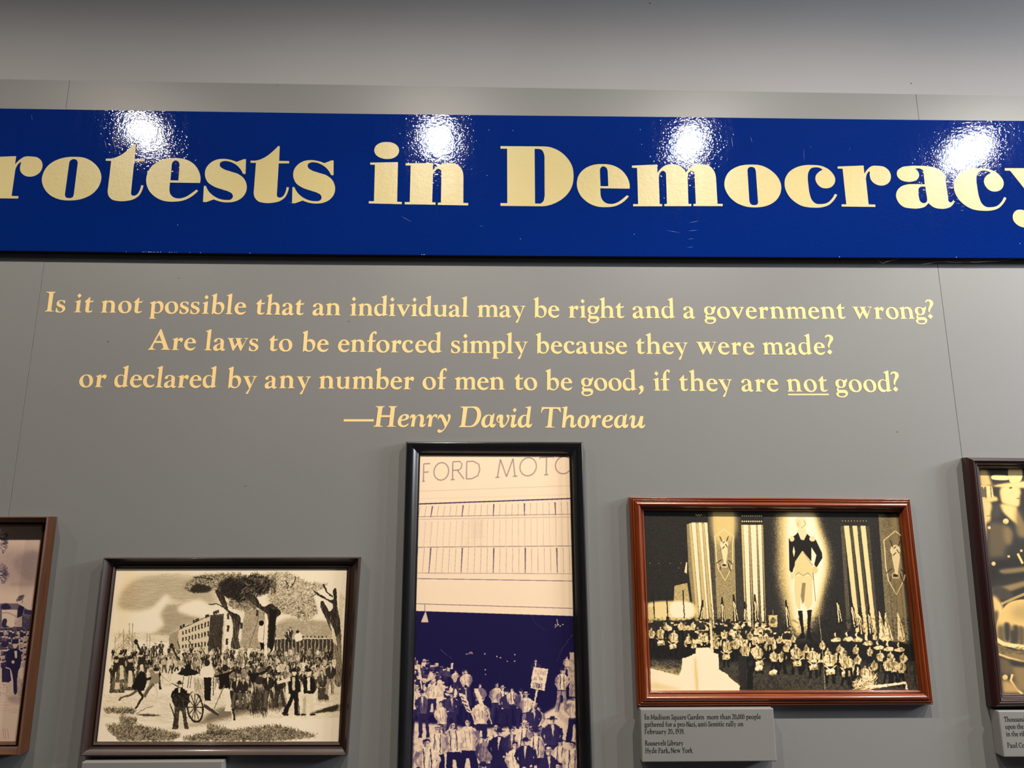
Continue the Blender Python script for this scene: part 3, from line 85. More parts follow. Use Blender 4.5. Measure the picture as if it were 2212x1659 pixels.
FLECKS = [[-1.0997, 0.4193, 0.002, 0.0012], [-1.0945, 0.4193, 0.0014, 0.0011], [-1.0612, 0.4192, 0.0028, 0.0013], [-1.056, 0.4192, 0.0011, 0.0008], [-1.011, 0.4191, 0.0009, 0.001], [-1.0072, 0.419, 0.0009, 0.001], [-0.9995, 0.419, 0.0022, 0.0009], [-0.993, 0.419, 0.0023, 0.0011], [-0.9866, 0.419, 0.0009, 0.0011], [-0.9789, 0.419, 0.0014, 0.001], [-0.9737, 0.419, 0.0014, 0.0012], [-0.9686, 0.4189, 0.0018, 0.0008], [-0.9377, 0.4189, 0.002, 0.0012], [-0.2345, 0.4186, 0.0015, 0.0009], [-0.2279, 0.4186, 0.0017, 0.0014], [-0.2031, 0.4186, 0.0029, 0.0012], [-0.1835, 0.4187, 0.0028, 0.0013], [-0.1756, 0.4187, 0.0016, 0.0008], [-0.1704, 0.4187, 0.0022, 0.0011], [-0.1664, 0.4187, 0.0016, 0.0009], [-0.1547, 0.4188, 0.0017, 0.001], [-0.1429, 0.4188, 0.0014, 0.0009], [-0.0799, 0.4189, 0.0018, 0.0013], [0.5251, 0.4211, 0.0021, 0.0009], [-0.9987, 0.001, 0.0014, 0.0009], [-0.9555, 0.0008, 0.0012, 0.0007], [-0.9518, 0.0008, 0.0018, 0.0007], [-0.9456, 0.0007, 0.0018, 0.0008], [-0.9394, 0.0007, 0.0022, 0.001], [-0.9357, 0.0007, 0.0022, 0.001], [-0.932, 0.0007, 0.0015, 0.001], [-0.927, 0.0006, 0.0015, 0.0009], [-0.9233, 0.0006, 0.0015, 0.0009], [-0.9184, 0.0006, 0.0009, 0.0007], [-0.9147, 0.0006, 0.0027, 0.0007], [-0.9073, 0.0006, 0.0022, 0.001], [-0.8838, 0.0004, 0.0022, 0.0009], [-0.8776, 0.0004, 0.002, 0.0006], [-0.8701, 0.0004, 0.0009, 0.0007], [-0.864, 0.0004, 0.0011, 0.0007], [-0.8293, 0.0004, 0.0011, 0.0009], [-0.8008, 0.0004, 0.0012, 0.0012], [-0.668, 0.0003, 0.0022, 0.0009], [-0.2045, 0.0005, 0.0022, 0.0008], [-0.1982, 0.0005, 0.0027, 0.0011], [0.9438, 0.0043, 0.0023, 0.0009], [1.2715, 0.0063, 0.0025, 0.001], [-1.1169, 0.3899, 0.0014, 0.0013], [-0.0595, 0.3406, 0.0014, 0.0013], [-0.0287, 0.2353, 0.0014, 0.0013], [-0.0245, 0.374, 0.0014, 0.0013], [0.0436, 0.3735, 0.0014, 0.0013], [0.064, 0.0485, 0.0014, 0.0013], [0.378, 0.0651, 0.0014, 0.0013], [0.4055, 0.3814, 0.0014, 0.0013], [0.4079, 0.3355, 0.0014, 0.0013], [1.4558, 0.0486, 0.0014, 0.0013], [-0.8686, 0.0793, 0.0014, 0.0013], [-0.1666, 0.2364, 0.0014, 0.0013]]
SCRATCHES = [[[0.5298, 0.0994], [0.5598, 0.1065]], [[0.5274, 0.0761], [0.5558, 0.0792]], [[0.5236, 0.0517], [0.5469, 0.0546]], [[0.5212, 0.0273], [0.5431, 0.0302]], [[1.2899, 0.1796], [1.3016, 0.1783]], [[1.2897, 0.167], [1.3014, 0.1657]], [[1.303, 0.1574], [1.3136, 0.1575]], [[1.2989, 0.1448], [1.3109, 0.1463]], [[0.7201, 0.367], [0.7239, 0.3426]], [[0.4657, 0.0782], [0.5065, 0.0705]], [[-0.2657, 0.1127], [-0.2334, 0.0941]], [[-0.0493, 0.0865], [-0.0365, 0.0826]], [[-1.3027, 0.4058], [-1.2973, 0.3831]], [[-1.094, 0.3322], [-1.083, 0.3015]], [[-1.0696, 0.3298], [-1.0587, 0.299]], [[0.8705, 0.3331], [0.8682, 0.2873]], [[0.6656, 0.3648], [0.6673, 0.3275]], [[0.8895, 0.3376], [0.8942, 0.3305]], [[1.0037, 0.3348], [1.0016, 0.3262]], [[-0.5777, 0.1515], [-0.5518, 0.1409]]]
FRAMES = {'rally': {'o': [[0.34319, 1.68403], [1.07007, 1.68036], [1.07121, 1.1834], [0.34504, 1.18377]], 'i': [[0.37968, 1.6499], [1.04197, 1.64693], [1.04532, 1.21482], [0.38165, 1.21617]]}, 'strike': {'o': [[-0.23199, 1.82514], [0.2254, 1.82532], [0.23491, 0.77733], [-0.23039, 0.78192]], 'i': [[-0.19625, 1.79159], [0.19092, 1.79079], [0.19933, 0.80854], [-0.19607, 0.81227]]}, 'engraving': {'o': [[-0.96893, 1.53358], [-0.33829, 1.53445], [-0.34935, 1.07837], [-0.97201, 1.08165]], 'i': [[-0.94249, 1.50714], [-0.37135, 1.50663], [-0.37297, 1.10527], [-0.94395, 1.10861]]}, 'parade': {'o': [[-1.69351, 1.63163], [-1.10731, 1.63349], [-1.10357, 1.08862], [-1.69098, 1.08932]], 'i': [[-1.67487, 1.60951], [-1.13539, 1.60971], [-1.1314, 1.11028], [-1.68039, 1.11349]]}, 'soldiers': {'o': [[1.22898, 1.7876], [1.80947, 1.7836], [1.80847, 1.18384], [1.21247, 1.17722]], 'i': [[1.26784, 1.75947], [1.77936, 1.75936], [1.78261, 1.21069], [1.25334, 1.20448]]}}
PLAQUES = {'rally': [[0.34836, 1.18226], [0.67514, 1.17909], [0.66682, 1.0612], [0.34935, 1.06414]], 'soldiers': [[1.21934, 1.17242], [1.56121, 1.17103], [1.56873, 1.06823], [1.21916, 1.06837]], 'engraving': [[-0.96344, 1.07312], [-0.63702, 1.07054], [-0.63268, 0.95329], [-0.95706, 0.95584]]}
CAPTIONS = {'rally': [['In Madison Square Garden  more than 20,000 people', [0.35791, 1.15712], 0.2811], ['gathered for a pro-Nazi, anti-Semitic rally on', [0.35798, 1.14119], 0.23746], ['February 20, 1939.', [0.35815, 1.12521], 0.09524], ['Roosevelt Library', [0.35797, 1.09974], 0.09118], ['Hyde Park, New York', [0.35812, 1.08341], 0.11177]], 'soldiers': [['Thousand', [1.23189, 1.14776], 0.05122], ['upon the', [1.23141, 1.13167], 0.04535], ['in the rif', [1.23166, 1.11513], 0.04492], ['Paul Co', [1.23145, 1.08992], 0.0414]]}
SEAMS = [[-1.22972, -1.2281, -1.22883], [1.23074, 1.23236, 1.23311]]
CEIL = [[-1.42632, 2.86511], [0.03346, 2.86282], [1.55581, 2.8572]]
SPECKS = [[-1.03288, 2.09126], [-0.39761, 2.15205], [1.06541, 1.85663], [-0.63542, 2.8598], [-0.86333, 2.27031], [-0.91417, 1.96632], [0.2321, 1.86858], [-0.64161, 1.71115]]
UPPER_SPECKS = [[0.45733, 3.15582], [1.22454, 2.89804]]
WEBS = [[[1.05416, 2.34099], [1.05612, 2.33489], [1.06673, 2.32481], [1.07892, 2.32967], [1.11377, 2.3395]], [[1.06789, 2.3256], [1.06002, 2.33708]], [[1.17807, 2.32398], [1.21803, 2.33115], [1.27099, 2.33709], [1.36324, 2.34203]], [[1.24297, 2.33195], [1.30812, 2.33119], [1.34773, 2.33427], [1.40128, 2.34296], [1.46956, 2.34359]], [[1.31394, 2.33085], [1.35065, 2.33186], [1.40621, 2.33646], [1.43977, 2.34223]]]

cam_data = bpy.data.cameras.new('camera')
cam = bpy.data.objects.new('camera', cam_data)
COL.objects.link(cam)
cam_data.sensor_width = 36.0
cam_data.lens = 1534.0 / 2212.0 * 36.0
cam_data.clip_start = 0.05
_r, _u, _f = Vector(CAM_R), Vector(CAM_U), Vector(CAM_F)
_m = Matrix(((_r.x, _u.x, -_f.x), (_r.y, _u.y, -_f.y), (_r.z, _u.z, -_f.z)))
cam.matrix_world = Matrix.Translation(CAM_POS) @ _m.to_4x4()
SC.camera = cam

world = bpy.data.worlds.new('world')
world.use_nodes = True
world.node_tree.nodes['Background'].inputs[0].default_value = (0.72, 0.80, 1.0, 1)
world.node_tree.nodes['Background'].inputs[1].default_value = 0.006
SC.world = world
SC.view_settings.view_transform = 'Standard'
SC.view_settings.look = 'None'
SC.view_settings.gamma = 1.0
SC.view_settings.exposure = 0.0
try:
    SC.view_settings.use_curve_mapping = False
except Exception:
    pass

def lamp(name, kind, loc, energy, color, **kw):
    d = bpy.data.lights.new(name, kind)
    d.energy = energy
    d.color = color
    for k, v in kw.items():
        setattr(d, k, v)
    o = bpy.data.objects.new(name, d)
    o.location = loc
    COL.objects.link(o)
    return o

def aim(o, target):
    d = Vector(target) - o.location
    o.rotation_euler = d.to_track_quat('-Z', 'Y').to_euler()

# row of down-facing accent lamps on an assumed track about a metre in front of the wall;
# every lamp has the same measured-style beam profile (candela by angle from straight down)
BEAM = (0.60, 0.70, 0.80, 0.72, 0.50, 0.38, 0.31, 0.24, 0.15, 0.14, 0.09, 0.03, 0.0)
IES = 'IESNA:LM-63-1995\nTILT=NONE\n1 1000 1 13 1 1 2 0 0 0\n1 1 100\n' + ' '.join(str(7.5 * k) for k in range(13)) + '\n0\n' + ' '.join(str(round(1000 * v, 1)) for v in BEAM) + '\n'
LAMPS = [(x, z, POWER * math.exp(0.225 * (x + 0.256))) for x, z in ((-5.0, 3.27), (-3.9, 3.27), (-2.72, 3.27), (-1.527, 3.262), (-0.256, 3.247), (0.842, 3.235), (2.078, 3.215), (3.27, 3.21), (4.4, 3.2), (5.5, 3.2), (6.6, 3.2))]  # outer lamps, beyond those glaring in the banner, are assumed
for x, z, e in LAMPS:
    t = min(max((x + 2.0) / 7.0, 0), 1)
    o = lamp('track_lamp', 'POINT', (x, -1.03, z), e, (1.0, 0.885 + 0.06 * t, 0.755 + 0.17 * t), shadow_soft_size=0.024)
    d = o.data; d.use_nodes = True; nt = d.node_tree
    em = [n for n in nt.nodes if n.type == 'EMISSION'][0]
    ie = nt.nodes.new('ShaderNodeTexIES'); ie.mode = 'INTERNAL'
    txt = bpy.data.texts.get('beam_profile') or bpy.data.texts.new('beam_profile')
    if not txt.as_string().strip(): txt.write(IES)
    ie.ies = txt; ie.inputs['Strength'].default_value = 1.0
    nt.links.new(ie.outputs['Fac'], em.inputs['Strength'])
# assumed cool area light, no window built, high at the hall's right end
o = lamp('assumed_cool_light', 'AREA', (6.6, -1.7, 3.3), ASSUMED_COOL, (0.80, 0.88, 1.0), shape='RECTANGLE', size=1.2, size_y=0.6, spread=math.radians(80))
aim(o, (1.8, 0.0, 3.15))

# ---------------------------------------------------------------- materials
def new_mat(name):
    m = bpy.data.materials.new(name)
    m.use_nodes = True
    nt = m.node_tree
    b = nt.nodes['Principled BSDF']
    return m, nt, b

def N(nt, kind, **kw):
    n = nt.nodes.new(kind)
    for k, v in kw.items():
        if k in n.inputs.keys():
            n.inputs[k].default_value = v
        else:
            setattr(n, k, v)
    return n

def srgb(r, g, b):
    f = lambda c: (c / 255 / 12.92) if c / 255 <= 0.04045 else ((c / 255 + 0.055) / 1.055) ** 2.4
    return (f(r), f(g), f(b), 1)

def coords(nt, scale=(1, 1, 1)):
    g = N(nt, 'ShaderNodeNewGeometry')
    mp = N(nt, 'ShaderNodeMapping')
    mp.inputs['Scale'].default_value = scale
    nt.links.new(g.outputs['Position'], mp.inputs['Vector'])
    return mp.outputs['Vector']

def bump(nt, b, height, strength, dist=0.001, target='Normal'):
    bn = N(nt, 'ShaderNodeBump')
    bn.inputs['Strength'].default_value = strength
    bn.inputs['Distance'].default_value = dist
    nt.links.new(height, bn.inputs['Height'])
    nt.links.new(bn.outputs['Normal'], b.inputs[target])
    return bn

def paint_mat(name, col, rough=0.45, spec=0.5, tex=900.0, strength=0.12, vary=0.06):
    m, nt, b = new_mat(name)
    v = coords(nt)
    n1 = N(nt, 'ShaderNodeTexNoise'); n1.inputs['Scale'].default_value = tex; n1.inputs['Detail'].default_value = 2
    n2 = N(nt, 'ShaderNodeTexNoise'); n2.inputs['Scale'].default_value = 2.2; n2.inputs['Detail'].default_value = 3
    nt.links.new(v, n1.inputs['Vector']); nt.links.new(v, n2.inputs['Vector'])
    mix = N(nt, 'ShaderNodeMixRGB')
    mix.inputs[1].default_value = tuple(c * (1 - vary) for c in col[:3]) + (1,)
    mix.inputs[2].default_value = tuple(min(1, c * (1 + vary)) for c in col[:3]) + (1,)
    nt.links.new(n2.outputs['Fac'], mix.inputs[0])
    nt.links.new(mix.outputs[0], b.inputs['Base Color'])
    b.inputs['Roughness'].default_value = rough
    b.inputs['Specular IOR Level'].default_value = spec
    bump(nt, b, n1.outputs['Fac'], strength, 0.0006)
    return m

M_WALL = paint_mat('grey_satin_wall_paint', (0.194, 0.196, 0.186, 1), rough=0.42, spec=0.5, tex=700, strength=0.25)
M_CEIL = paint_mat('pale_ceiling_paint', (0.305, 0.30, 0.295, 1), rough=0.8, spec=0.2)
M_ROOM = paint_mat('hall_paint', (0.12, 0.115, 0.11, 1), rough=0.8, spec=0.2)
M_FLOOR = paint_mat('dark_carpet', (0.035, 0.035, 0.045, 1), rough=0.95, spec=0.1, tex=400, strength=0.6)
M_CREAM = paint_mat('cream_vinyl', srgb(240, 207, 142), rough=0.4, spec=0.35, tex=500, strength=0.05, vary=0.02)
M_PLAQUE = paint_mat('grey_plaque_paint', (0.20, 0.197, 0.184, 1), rough=0.38, spec=0.5, vary=0.03)
M_INK = paint_mat('black_ink', (0.012, 0.011, 0.012, 1), rough=0.5, spec=0.3, vary=0.0)
M_EDGE = paint_mat('black_board_edge', (0.006, 0.006, 0.008, 1), rough=0.5, spec=0.3)
M_HOLE = paint_mat('dark_speck', (0.02, 0.018, 0.016, 1), rough=0.9, spec=0.1)

def glossy_paint(name, col, rough, coat_rough, bump_s, scratch=0.3, tex=620, dist=0.00012):
    """glossy sheet with an orange-peel surface, fine scratches and smudges"""
    m, nt, b = new_mat(name)
    v = coords(nt)
    n1 = N(nt, 'ShaderNodeTexNoise'); n1.inputs['Scale'].default_value = tex; n1.inputs['Detail'].default_value = 1.0; n1.inputs['Roughness'].default_value = 0.5
    n2 = N(nt, 'ShaderNodeTexNoise'); n2.inputs['Scale'].default_value = 90; n2.inputs['Detail'].default_value = 1
    nt.links.new(v, n1.inputs['Vector']); nt.links.new(v, n2.inputs['Vector'])
    add = N(nt, 'ShaderNodeMath', operation='ADD')
    mul = N(nt, 'ShaderNodeMath', operation='MULTIPLY'); mul.inputs[1].default_value = 1.2
    nt.links.new(n2.outputs['Fac'], mul.inputs[0])
    nt.links.new(n1.outputs['Fac'], add.inputs[0]); nt.links.new(mul.outputs[0], add.inputs[1])
    vs = coords(nt, (22, 22, 2.0))
    n3 = N(nt, 'ShaderNodeTexNoise'); n3.inputs['Scale'].default_value = 2.0; n3.inputs['Detail'].default_value = 4; n3.inputs['Roughness'].default_value = 0.65
    nt.links.new(vs, n3.inputs['Vector'])
    rr = N(nt, 'ShaderNodeMapRange'); rr.inputs['From Min'].default_value = 0.35; rr.inputs['From Max'].default_value = 0.75
    rr.inputs['To Min'].default_value = rough; rr.inputs['To Max'].default_value = rough + scratch * 0.5
    nt.links.new(n3.outputs['Fac'], rr.inputs['Value'])
    nt.links.new(rr.outputs[0], b.inputs['Roughness'])
    b.inputs['Base Color'].default_value = col
    b.inputs['Specular IOR Level'].default_value = 0.5
    bn = N(nt, 'ShaderNodeBump'); bn.inputs['Strength'].default_value = bump_s; bn.inputs['Distance'].default_value = dist
    nt.links.new(add.outputs[0], bn.inputs['Height'])
    nt.links.new(bn.outputs['Normal'], b.inputs['Normal'])
    return m

M_BLUE = glossy_paint('glossy_blue_sheet', (0.0010, 0.0155, 0.140, 1), 0.03, 0.05, 1.0, scratch=0.10, tex=300, dist=0.00022)
M_GOLD = glossy_paint('cream_gold_sheet', (0.54, 0.445, 0.19, 1), 0.36, 0.1, 0.6, scratch=0.1, tex=420, dist=0.0004)

def wood_mat(name, dark, light, rough=0.3, scale=(9, 9, 9), axis='Z', coat=0.0):
    m, nt, b = new_mat(name)
    tc = N(nt, 'ShaderNodeTexCoord')
    mp = N(nt, 'ShaderNodeMapping'); mp.inputs['Scale'].default_value = scale
    nt.links.new(tc.outputs['UV'], mp.inputs['Vector'])
    n = N(nt, 'ShaderNodeTexNoise'); n.inputs['Scale'].default_value = 1.0; n.inputs['Detail'].default_value = 6; n.inputs['Roughness'].default_value = 0.6
    nt.links.new(mp.outputs[0], n.inputs['Vector'])
    cr = N(nt, 'ShaderNodeValToRGB')
    cr.color_ramp.elements[0].position = 0.30; cr.color_ramp.elements[0].color = dark
    cr.color_ramp.elements[1].position = 0.72; cr.color_ramp.elements[1].color = light
    nt.links.new(n.outputs['Fac'], cr.inputs[0])
    nt.links.new(cr.outputs[0], b.inputs['Base Color'])
    b.inputs['Roughness'].default_value = rough
    b.inputs['Coat Weight'].default_value = coat
    b.inputs['Coat Roughness'].default_value = 0.12
    bump(nt, b, n.outputs['Fac'], 0.25, 0.0006)
    return m

M_MAHOG = wood_mat('red_mahogany', srgb(74, 22, 4), srgb(132, 58, 14), 0.28, (6, 220, 1), coat=0.6)
M_WALNUT = wood_mat('dark_walnut', srgb(22, 11, 7), srgb(54, 32, 21), 0.40, (9, 420, 1), coat=0.2)
M_BROWN = wood_mat('brown_walnut', srgb(44, 20, 4), srgb(92, 50, 16), 0.5, (9, 420, 1), coat=0.1)
M_MAROON = wood_mat('dark_maroon_wood', srgb(24, 6, 6), srgb(44, 14, 13), 0.33, (6, 200, 1), coat=0.6)
M_BLACK = wood_mat('black_lacquer', (0.003, 0.003, 0.0035, 1), (0.006, 0.006, 0.007, 1), 0.25, (4, 30, 1), coat=1.0)
M_LIP = wood_mat('dark_brown_backing', (0.03, 0.022, 0.018, 1), (0.05, 0.04, 0.03, 1), 0.7)  # dark brown of the board behind the print

# ---------------------------------------------------------------- mesh helpers
def link(name, me, mat=None, parent=None, loc=None):
    o = bpy.data.objects.new(name, me)
    COL.objects.link(o)
    if mat is not None and me is not None and not me.materials:
        me.materials.append(mat)
    if parent is not None:
        o.parent = parent
    if loc is not None:
        o.location = loc
    return o

def mesh(name, verts, faces, smooth=False):
    me = bpy.data.meshes.new(name)
    me.from_pydata(verts, [], faces)
    if smooth:
        me.polygons.foreach_set('use_smooth', [True] * len(me.polygons))
    me.update()
    return me

def tag(o, label=None, cat=None, group=None, kind=None):
    if label: o['label'] = label
    if cat: o['category'] = cat
    if group: o['group'] = group
    if kind: o['kind'] = kind
    return o

def empty(name, loc):
    o = bpy.data.objects.new(name, None)
    o.empty_display_size = 0.05
    o.location = loc
    COL.objects.link(o)
    return o

def box_mesh(name, x0, x1, y0, y1, z0, z1, bevel=0.0, seg=2):
    bm = bmesh.new()
    bmesh.ops.create_cube(bm, size=1.0)
    for v in bm.verts:
        v.co = Vector(((x0 + x1) / 2 + v.co.x * (x1 - x0), (y0 + y1) / 2 + v.co.y * (y1 - y0), (z0 + z1) / 2 + v.co.z * (z1 - z0)))
    if bevel > 0:
        bmesh.ops.bevel(bm, geom=list(bm.edges), offset=bevel, segments=seg, affect='EDGES', profile=0.5)
    me = bpy.data.meshes.new(name)
    bm.to_mesh(me); bm.free()
    return me

def decode(s):
    out = []
    for part in s.split('|'):
        a = [int(t) * 1e-4 for t in part.split()]
        out.append([(a[i], a[i + 1]) for i in range(0, len(a), 2)])
    return out

def area2(l):
    return sum(l[i][0] * l[(i + 1) % len(l)][1] - l[(i + 1) % len(l)][0] * l[i][1] for i in range(len(l))) / 2

def inside(pt, l):
    x, y = pt; c = False
    for i in range(len(l)):
        x1, y1 = l[i]; x2, y2 = l[i - 1]
        if (y1 > y) != (y2 > y) and x < (x2 - x1) * (y - y1) / (y2 - y1) + x1:
            c = not c
    return c

def glyph_geometry(loops):
    """outer loops with their holes -> (verts2d, triangles, boundary loops as index lists)"""
    verts, tris, bounds = [], [], []
    outers = [l for l in loops if not any(k is not l and inside(l[0], k) for k in loops)]
    for o in outers:
        holes = [l for l in loops if l is not o and inside(l[0], o)]
        grp = [o if area2(o) > 0 else o[::-1]] + [h if area2(h) < 0 else h[::-1] for h in holes]
        base = len(verts)
        for l in grp:
            bounds.append(list(range(len(verts), len(verts) + len(l))))
            verts += l
        flat = [p for l in grp for p in l]
        for t in tessellate_polygon([[Vector((p[0], p[1], 0)) for p in l] for l in grp]):
            a, b, c = t
            A = (flat[b][0] - flat[a][0]) * (flat[c][1] - flat[a][1]) - (flat[c][0] - flat[a][0]) * (flat[b][1] - flat[a][1])
            if abs(A) < 1e-12: continue
            tris.append((base + a, base + b, base + c) if A > 0 else (base + a, base + c, base + b))
    return verts, tris, bounds

def letter_mesh(name, loops, thick):
    """raised letter lying in the x-z plane, face towards -y"""
    v2, tris, bounds = glyph_geometry(loops)
    n = len(v2)
    verts = [(x, -thick, z) for x, z in v2] + [(x, 0.0, z) for x, z in v2]
    faces = [tuple(t) for t in tris]
    for b in bounds:
        for i in range(len(b)):
            a, c = b[i], b[(i + 1) % len(b)]
            faces.append((a, a + n, c + n, c))
    return mesh(name, verts, faces)

# ---------------------------------------------------------------- the room
XL, XR, YB, HT = -5.5, 7.6, -5.2, 3.75
floor = link('floor', box_mesh('floor', XL, XR, YB, 0.2, -0.1, 0.0), M_FLOOR); tag(floor, 'dark carpeted floor', None, None, 'structure')
cz = [c[1] for c in CEIL]
sl = (cz[2] - cz[0]) / (CEIL[2][0] - CEIL[0][0])
def top_z(x): return cz[1] + sl * (x - CEIL[1][0])        # upper edge of the panelling
ceiling = link('ceiling', box_mesh('ceiling', XL, XR, YB, 0.2, HT, HT + 0.1), M_CEIL)
tag(ceiling, 'plain dark ceiling high above the panelled wall', None, None, 'structure')
# wall_back: 8 ft grey panels butted together with fine open joints
wall_root = empty('wall_back', (0, 0, 0)); tag(wall_root, 'grey panelled wall with a plain paler wall surface above its top edge', None, None, 'structure')
j = [(s[0] + s[2]) / 2 for s in SEAMS]
cuts = [XL, j[0] - 2.44, j[0], j[1], j[1] + 2.44, XR]
for i in range(len(cuts) - 1):
    a, b = cuts[i] + 0.0005, cuts[i + 1] - 0.0005
    c_ = 0.0003
    vs = []
    for y, d in ((c_, 0.0), (0.0, c_), (0.012, 0.0)):
        pass
    F0 = [(a + c_, 0, 0), (b - c_, 0, 0), (b - c_, 0, top_z(b) - c_), (a + c_, 0, top_z(a) - c_)]
    F1 = [(a, c_, 0), (b, c_, 0), (b, c_, top_z(b)), (a, c_, top_z(a))]
    F2 = [(a, 0.012, 0), (b, 0.012, 0), (b, 0.012, top_z(b)), (a, 0.012, top_z(a))]
    vs = F0 + F1 + F2
    fs = [(0, 1, 2, 3)] + [(k, k + 4, (k + 1) % 4 + 4, (k + 1) % 4) for k in range(4)] + [(k + 4, k + 8, (k + 1) % 4 + 8, (k + 1) % 4 + 4) for k in range(4)] + [(11, 10, 9, 8)]
    link('panel', mesh('panel', vs, fs), M_WALL, wall_root)
link('backing', box_mesh('backing', XL, XR, 0.0125, 0.1, 0.0, min(top_z(XL), top_z(XR)) - 0.03), M_HOLE, wall_root)
link('upper_wall', box_mesh('upper_wall', XL, XR, 0.004, 0.011, min(top_z(XL), top_z(XR)) - 0.029, HT + 0.02), M_CEIL, wall_root)
for i, (x, z) in enumerate(SPECKS + UPPER_SPECKS):
    me = bpy.data.meshes.new('pin_hole'); bm = bmesh.new()
    bmesh.ops.create_cone(bm, cap_ends=True, segments=10, radius1=0.0022 if i > 7 else (0.0013 if i < 3 else 0.0008), radius2=0.001, depth=0.0008,
                          matrix=Matrix.Rotation(math.radians(90), 4, 'X')); bm.to_mesh(me); bm.free()
    link('pin_hole', me, M_HOLE, wall_root, (x, -0.0002 + (0.004 if i > 7 else 0), z))
tag(link('wall_left', box_mesh('wall_left', XL - 0.1, XL, YB, 0.1, 0, HT + 0.05), M_ROOM), 'grey side wall at the left end of the hall', None, None, 'structure')
tag(link('wall_right', box_mesh('wall_right', XR, XR + 0.1, YB, 0.1, 0, HT + 0.05), M_ROOM), 'grey side wall at the right end of the hall', None, None, 'structure')
tag(link('wall_front', box_mesh('wall_front', XL, XR, YB - 0.1, YB, 0, HT + 0.05), M_ROOM), 'grey wall behind the visitor', None, None, 'structure')

# ---------------------------------------------------------------- blue banner board
ban = empty('banner_board', (0, BAN['y'], BAN['z']))
ban.rotation_euler = (-BAN['tilt'], 0, 0)
tag(ban, 'long glossy blue board with large cream letters reading "rotests in Democracy"', 'sign')
def ext(pts, side):
    a, b = (pts[0], pts[1]) if side < 0 else (pts[-1], pts[-2])
    x = a[0] + side * 0.9
    return [x, a[1] + (a[1] - b[1]) / (a[0] - b[0]) * (x - a[0]) * 0.3]
EB = [ext(BAN_B, -1)] + BAN_B + [ext(BAN_B, 1)]
ET = [ext(BAN_T, -1)] + BAN_T + [ext(BAN_T, 1)]
n = len(EB)
th = 0.006
vv = [(x, 0, z) for x, z in EB] + [(x, 0, z) for x, z in ET] + [(x, th, z) for x, z in EB] + [(x, th, z) for x, z in ET]
ff = []
for i in range(n - 1):
    ff += [(i, i + 1, n + i + 1, n + i), (2 * n + i, 3 * n + i, 3 * n + i + 1, 2 * n + i + 1), (i, 2 * n + i, 2 * n + i + 1, i + 1), (n + i, n + i + 1, 3 * n + i + 1, 3 * n + i)]
ff += [(0, n, 3 * n, 2 * n), (n - 1, 3 * n - 1, 4 * n - 1, 2 * n - 1)]
face = link('face_sheet', mesh('face_sheet', vv, ff), M_BLUE, ban)
# black core behind the sheet, wedge shaped so that it sits flat against the wall
tb = math.tan(BAN['tilt']); core = []
for (x, z) in EB: core += [(x, th, z + 0.0008)]
for (x, z) in ET: core += [(x, th, z - 0.001)]
ct, st = math.cos(BAN['tilt']), math.sin(BAN['tilt'])
def wall_y(z):                                   # local y of the wall surface at local height z
    return (-BAN['y'] - z * st) / ct - 0.0008
for (x, z) in EB:
    core += [(x, wall_y(z), z + 0.0008)]
for (x, z) in ET: core += [(x, max(wall_y(z), th + 0.0005), z - 0.001)]
ffc = []
for i in range(n - 1):
    ffc += [(i, i + 1, n + i + 1, n + i), (2 * n + i, 3 * n + i, 3 * n + i + 1, 2 * n + i + 1), (i, 2 * n + i, 2 * n + i + 1, i + 1), (n + i, n + i + 1, 3 * n + i + 1, 3 * n + i)]
ffc += [(0, n, 3 * n, 2 * n), (n - 1, 3 * n - 1, 4 * n - 1, 2 * n - 1)]
link('board_core', mesh('board_core', core, ffc), M_EDGE, ban)['label'] = 'black edge of the board'
cache = {}
for ch, x, z in BANNER_TEXT:
    if ch not in cache:
        cache[ch] = letter_mesh('letter', decode(FONT_BANNER[ch]), 0.0006)
    link('letter', cache[ch], M_GOLD, ban, (x, -0.0001, z))

# worn flecks along the board's edges, lamp glints painted into their pale colour, and a few fine scratches in its gloss
M_FLECK = paint_mat('bare_glint_fleck', (0.75, 0.74, 0.72, 1), rough=0.25, spec=0.6, vary=0.0)
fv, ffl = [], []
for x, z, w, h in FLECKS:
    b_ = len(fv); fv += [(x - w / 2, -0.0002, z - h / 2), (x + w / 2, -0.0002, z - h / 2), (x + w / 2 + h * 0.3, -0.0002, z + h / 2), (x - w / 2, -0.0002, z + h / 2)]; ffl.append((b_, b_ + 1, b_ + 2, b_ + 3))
wear_glints = link('edge_wear_glints', mesh('edge_wear_glints', fv, ffl), M_FLECK, ban); wear_glints['kind'] = 'stuff'
M_SCR = paint_mat('pale_scratch', (0.10, 0.14, 0.26, 1), rough=0.3, spec=0.6, vary=0.0)
fv, ffl = [], []
for (xa, za), (xb, zb_) in SCRATCHES:
    L_ = math.hypot(xb - xa, zb_ - za); nx_, nz_ = -(zb_ - za) / L_ * 0.0004, (xb - xa) / L_ * 0.0004
    b_ = len(fv); fv += [(xa, -0.00015, za), (xa + (xb - xa) * .5 - nx_, -0.00015, za + (zb_ - za) * .5 - nz_), (xb, -0.00015, zb_), (xa + (xb - xa) * .5 + nx_, -0.00015, za + (zb_ - za) * .5 + nz_)]; ffl.append((b_, b_ + 1, b_ + 2, b_ + 3))
scr = link('scratches', mesh('scratches', fv, ffl), M_SCR, ban); scr['kind'] = 'stuff'

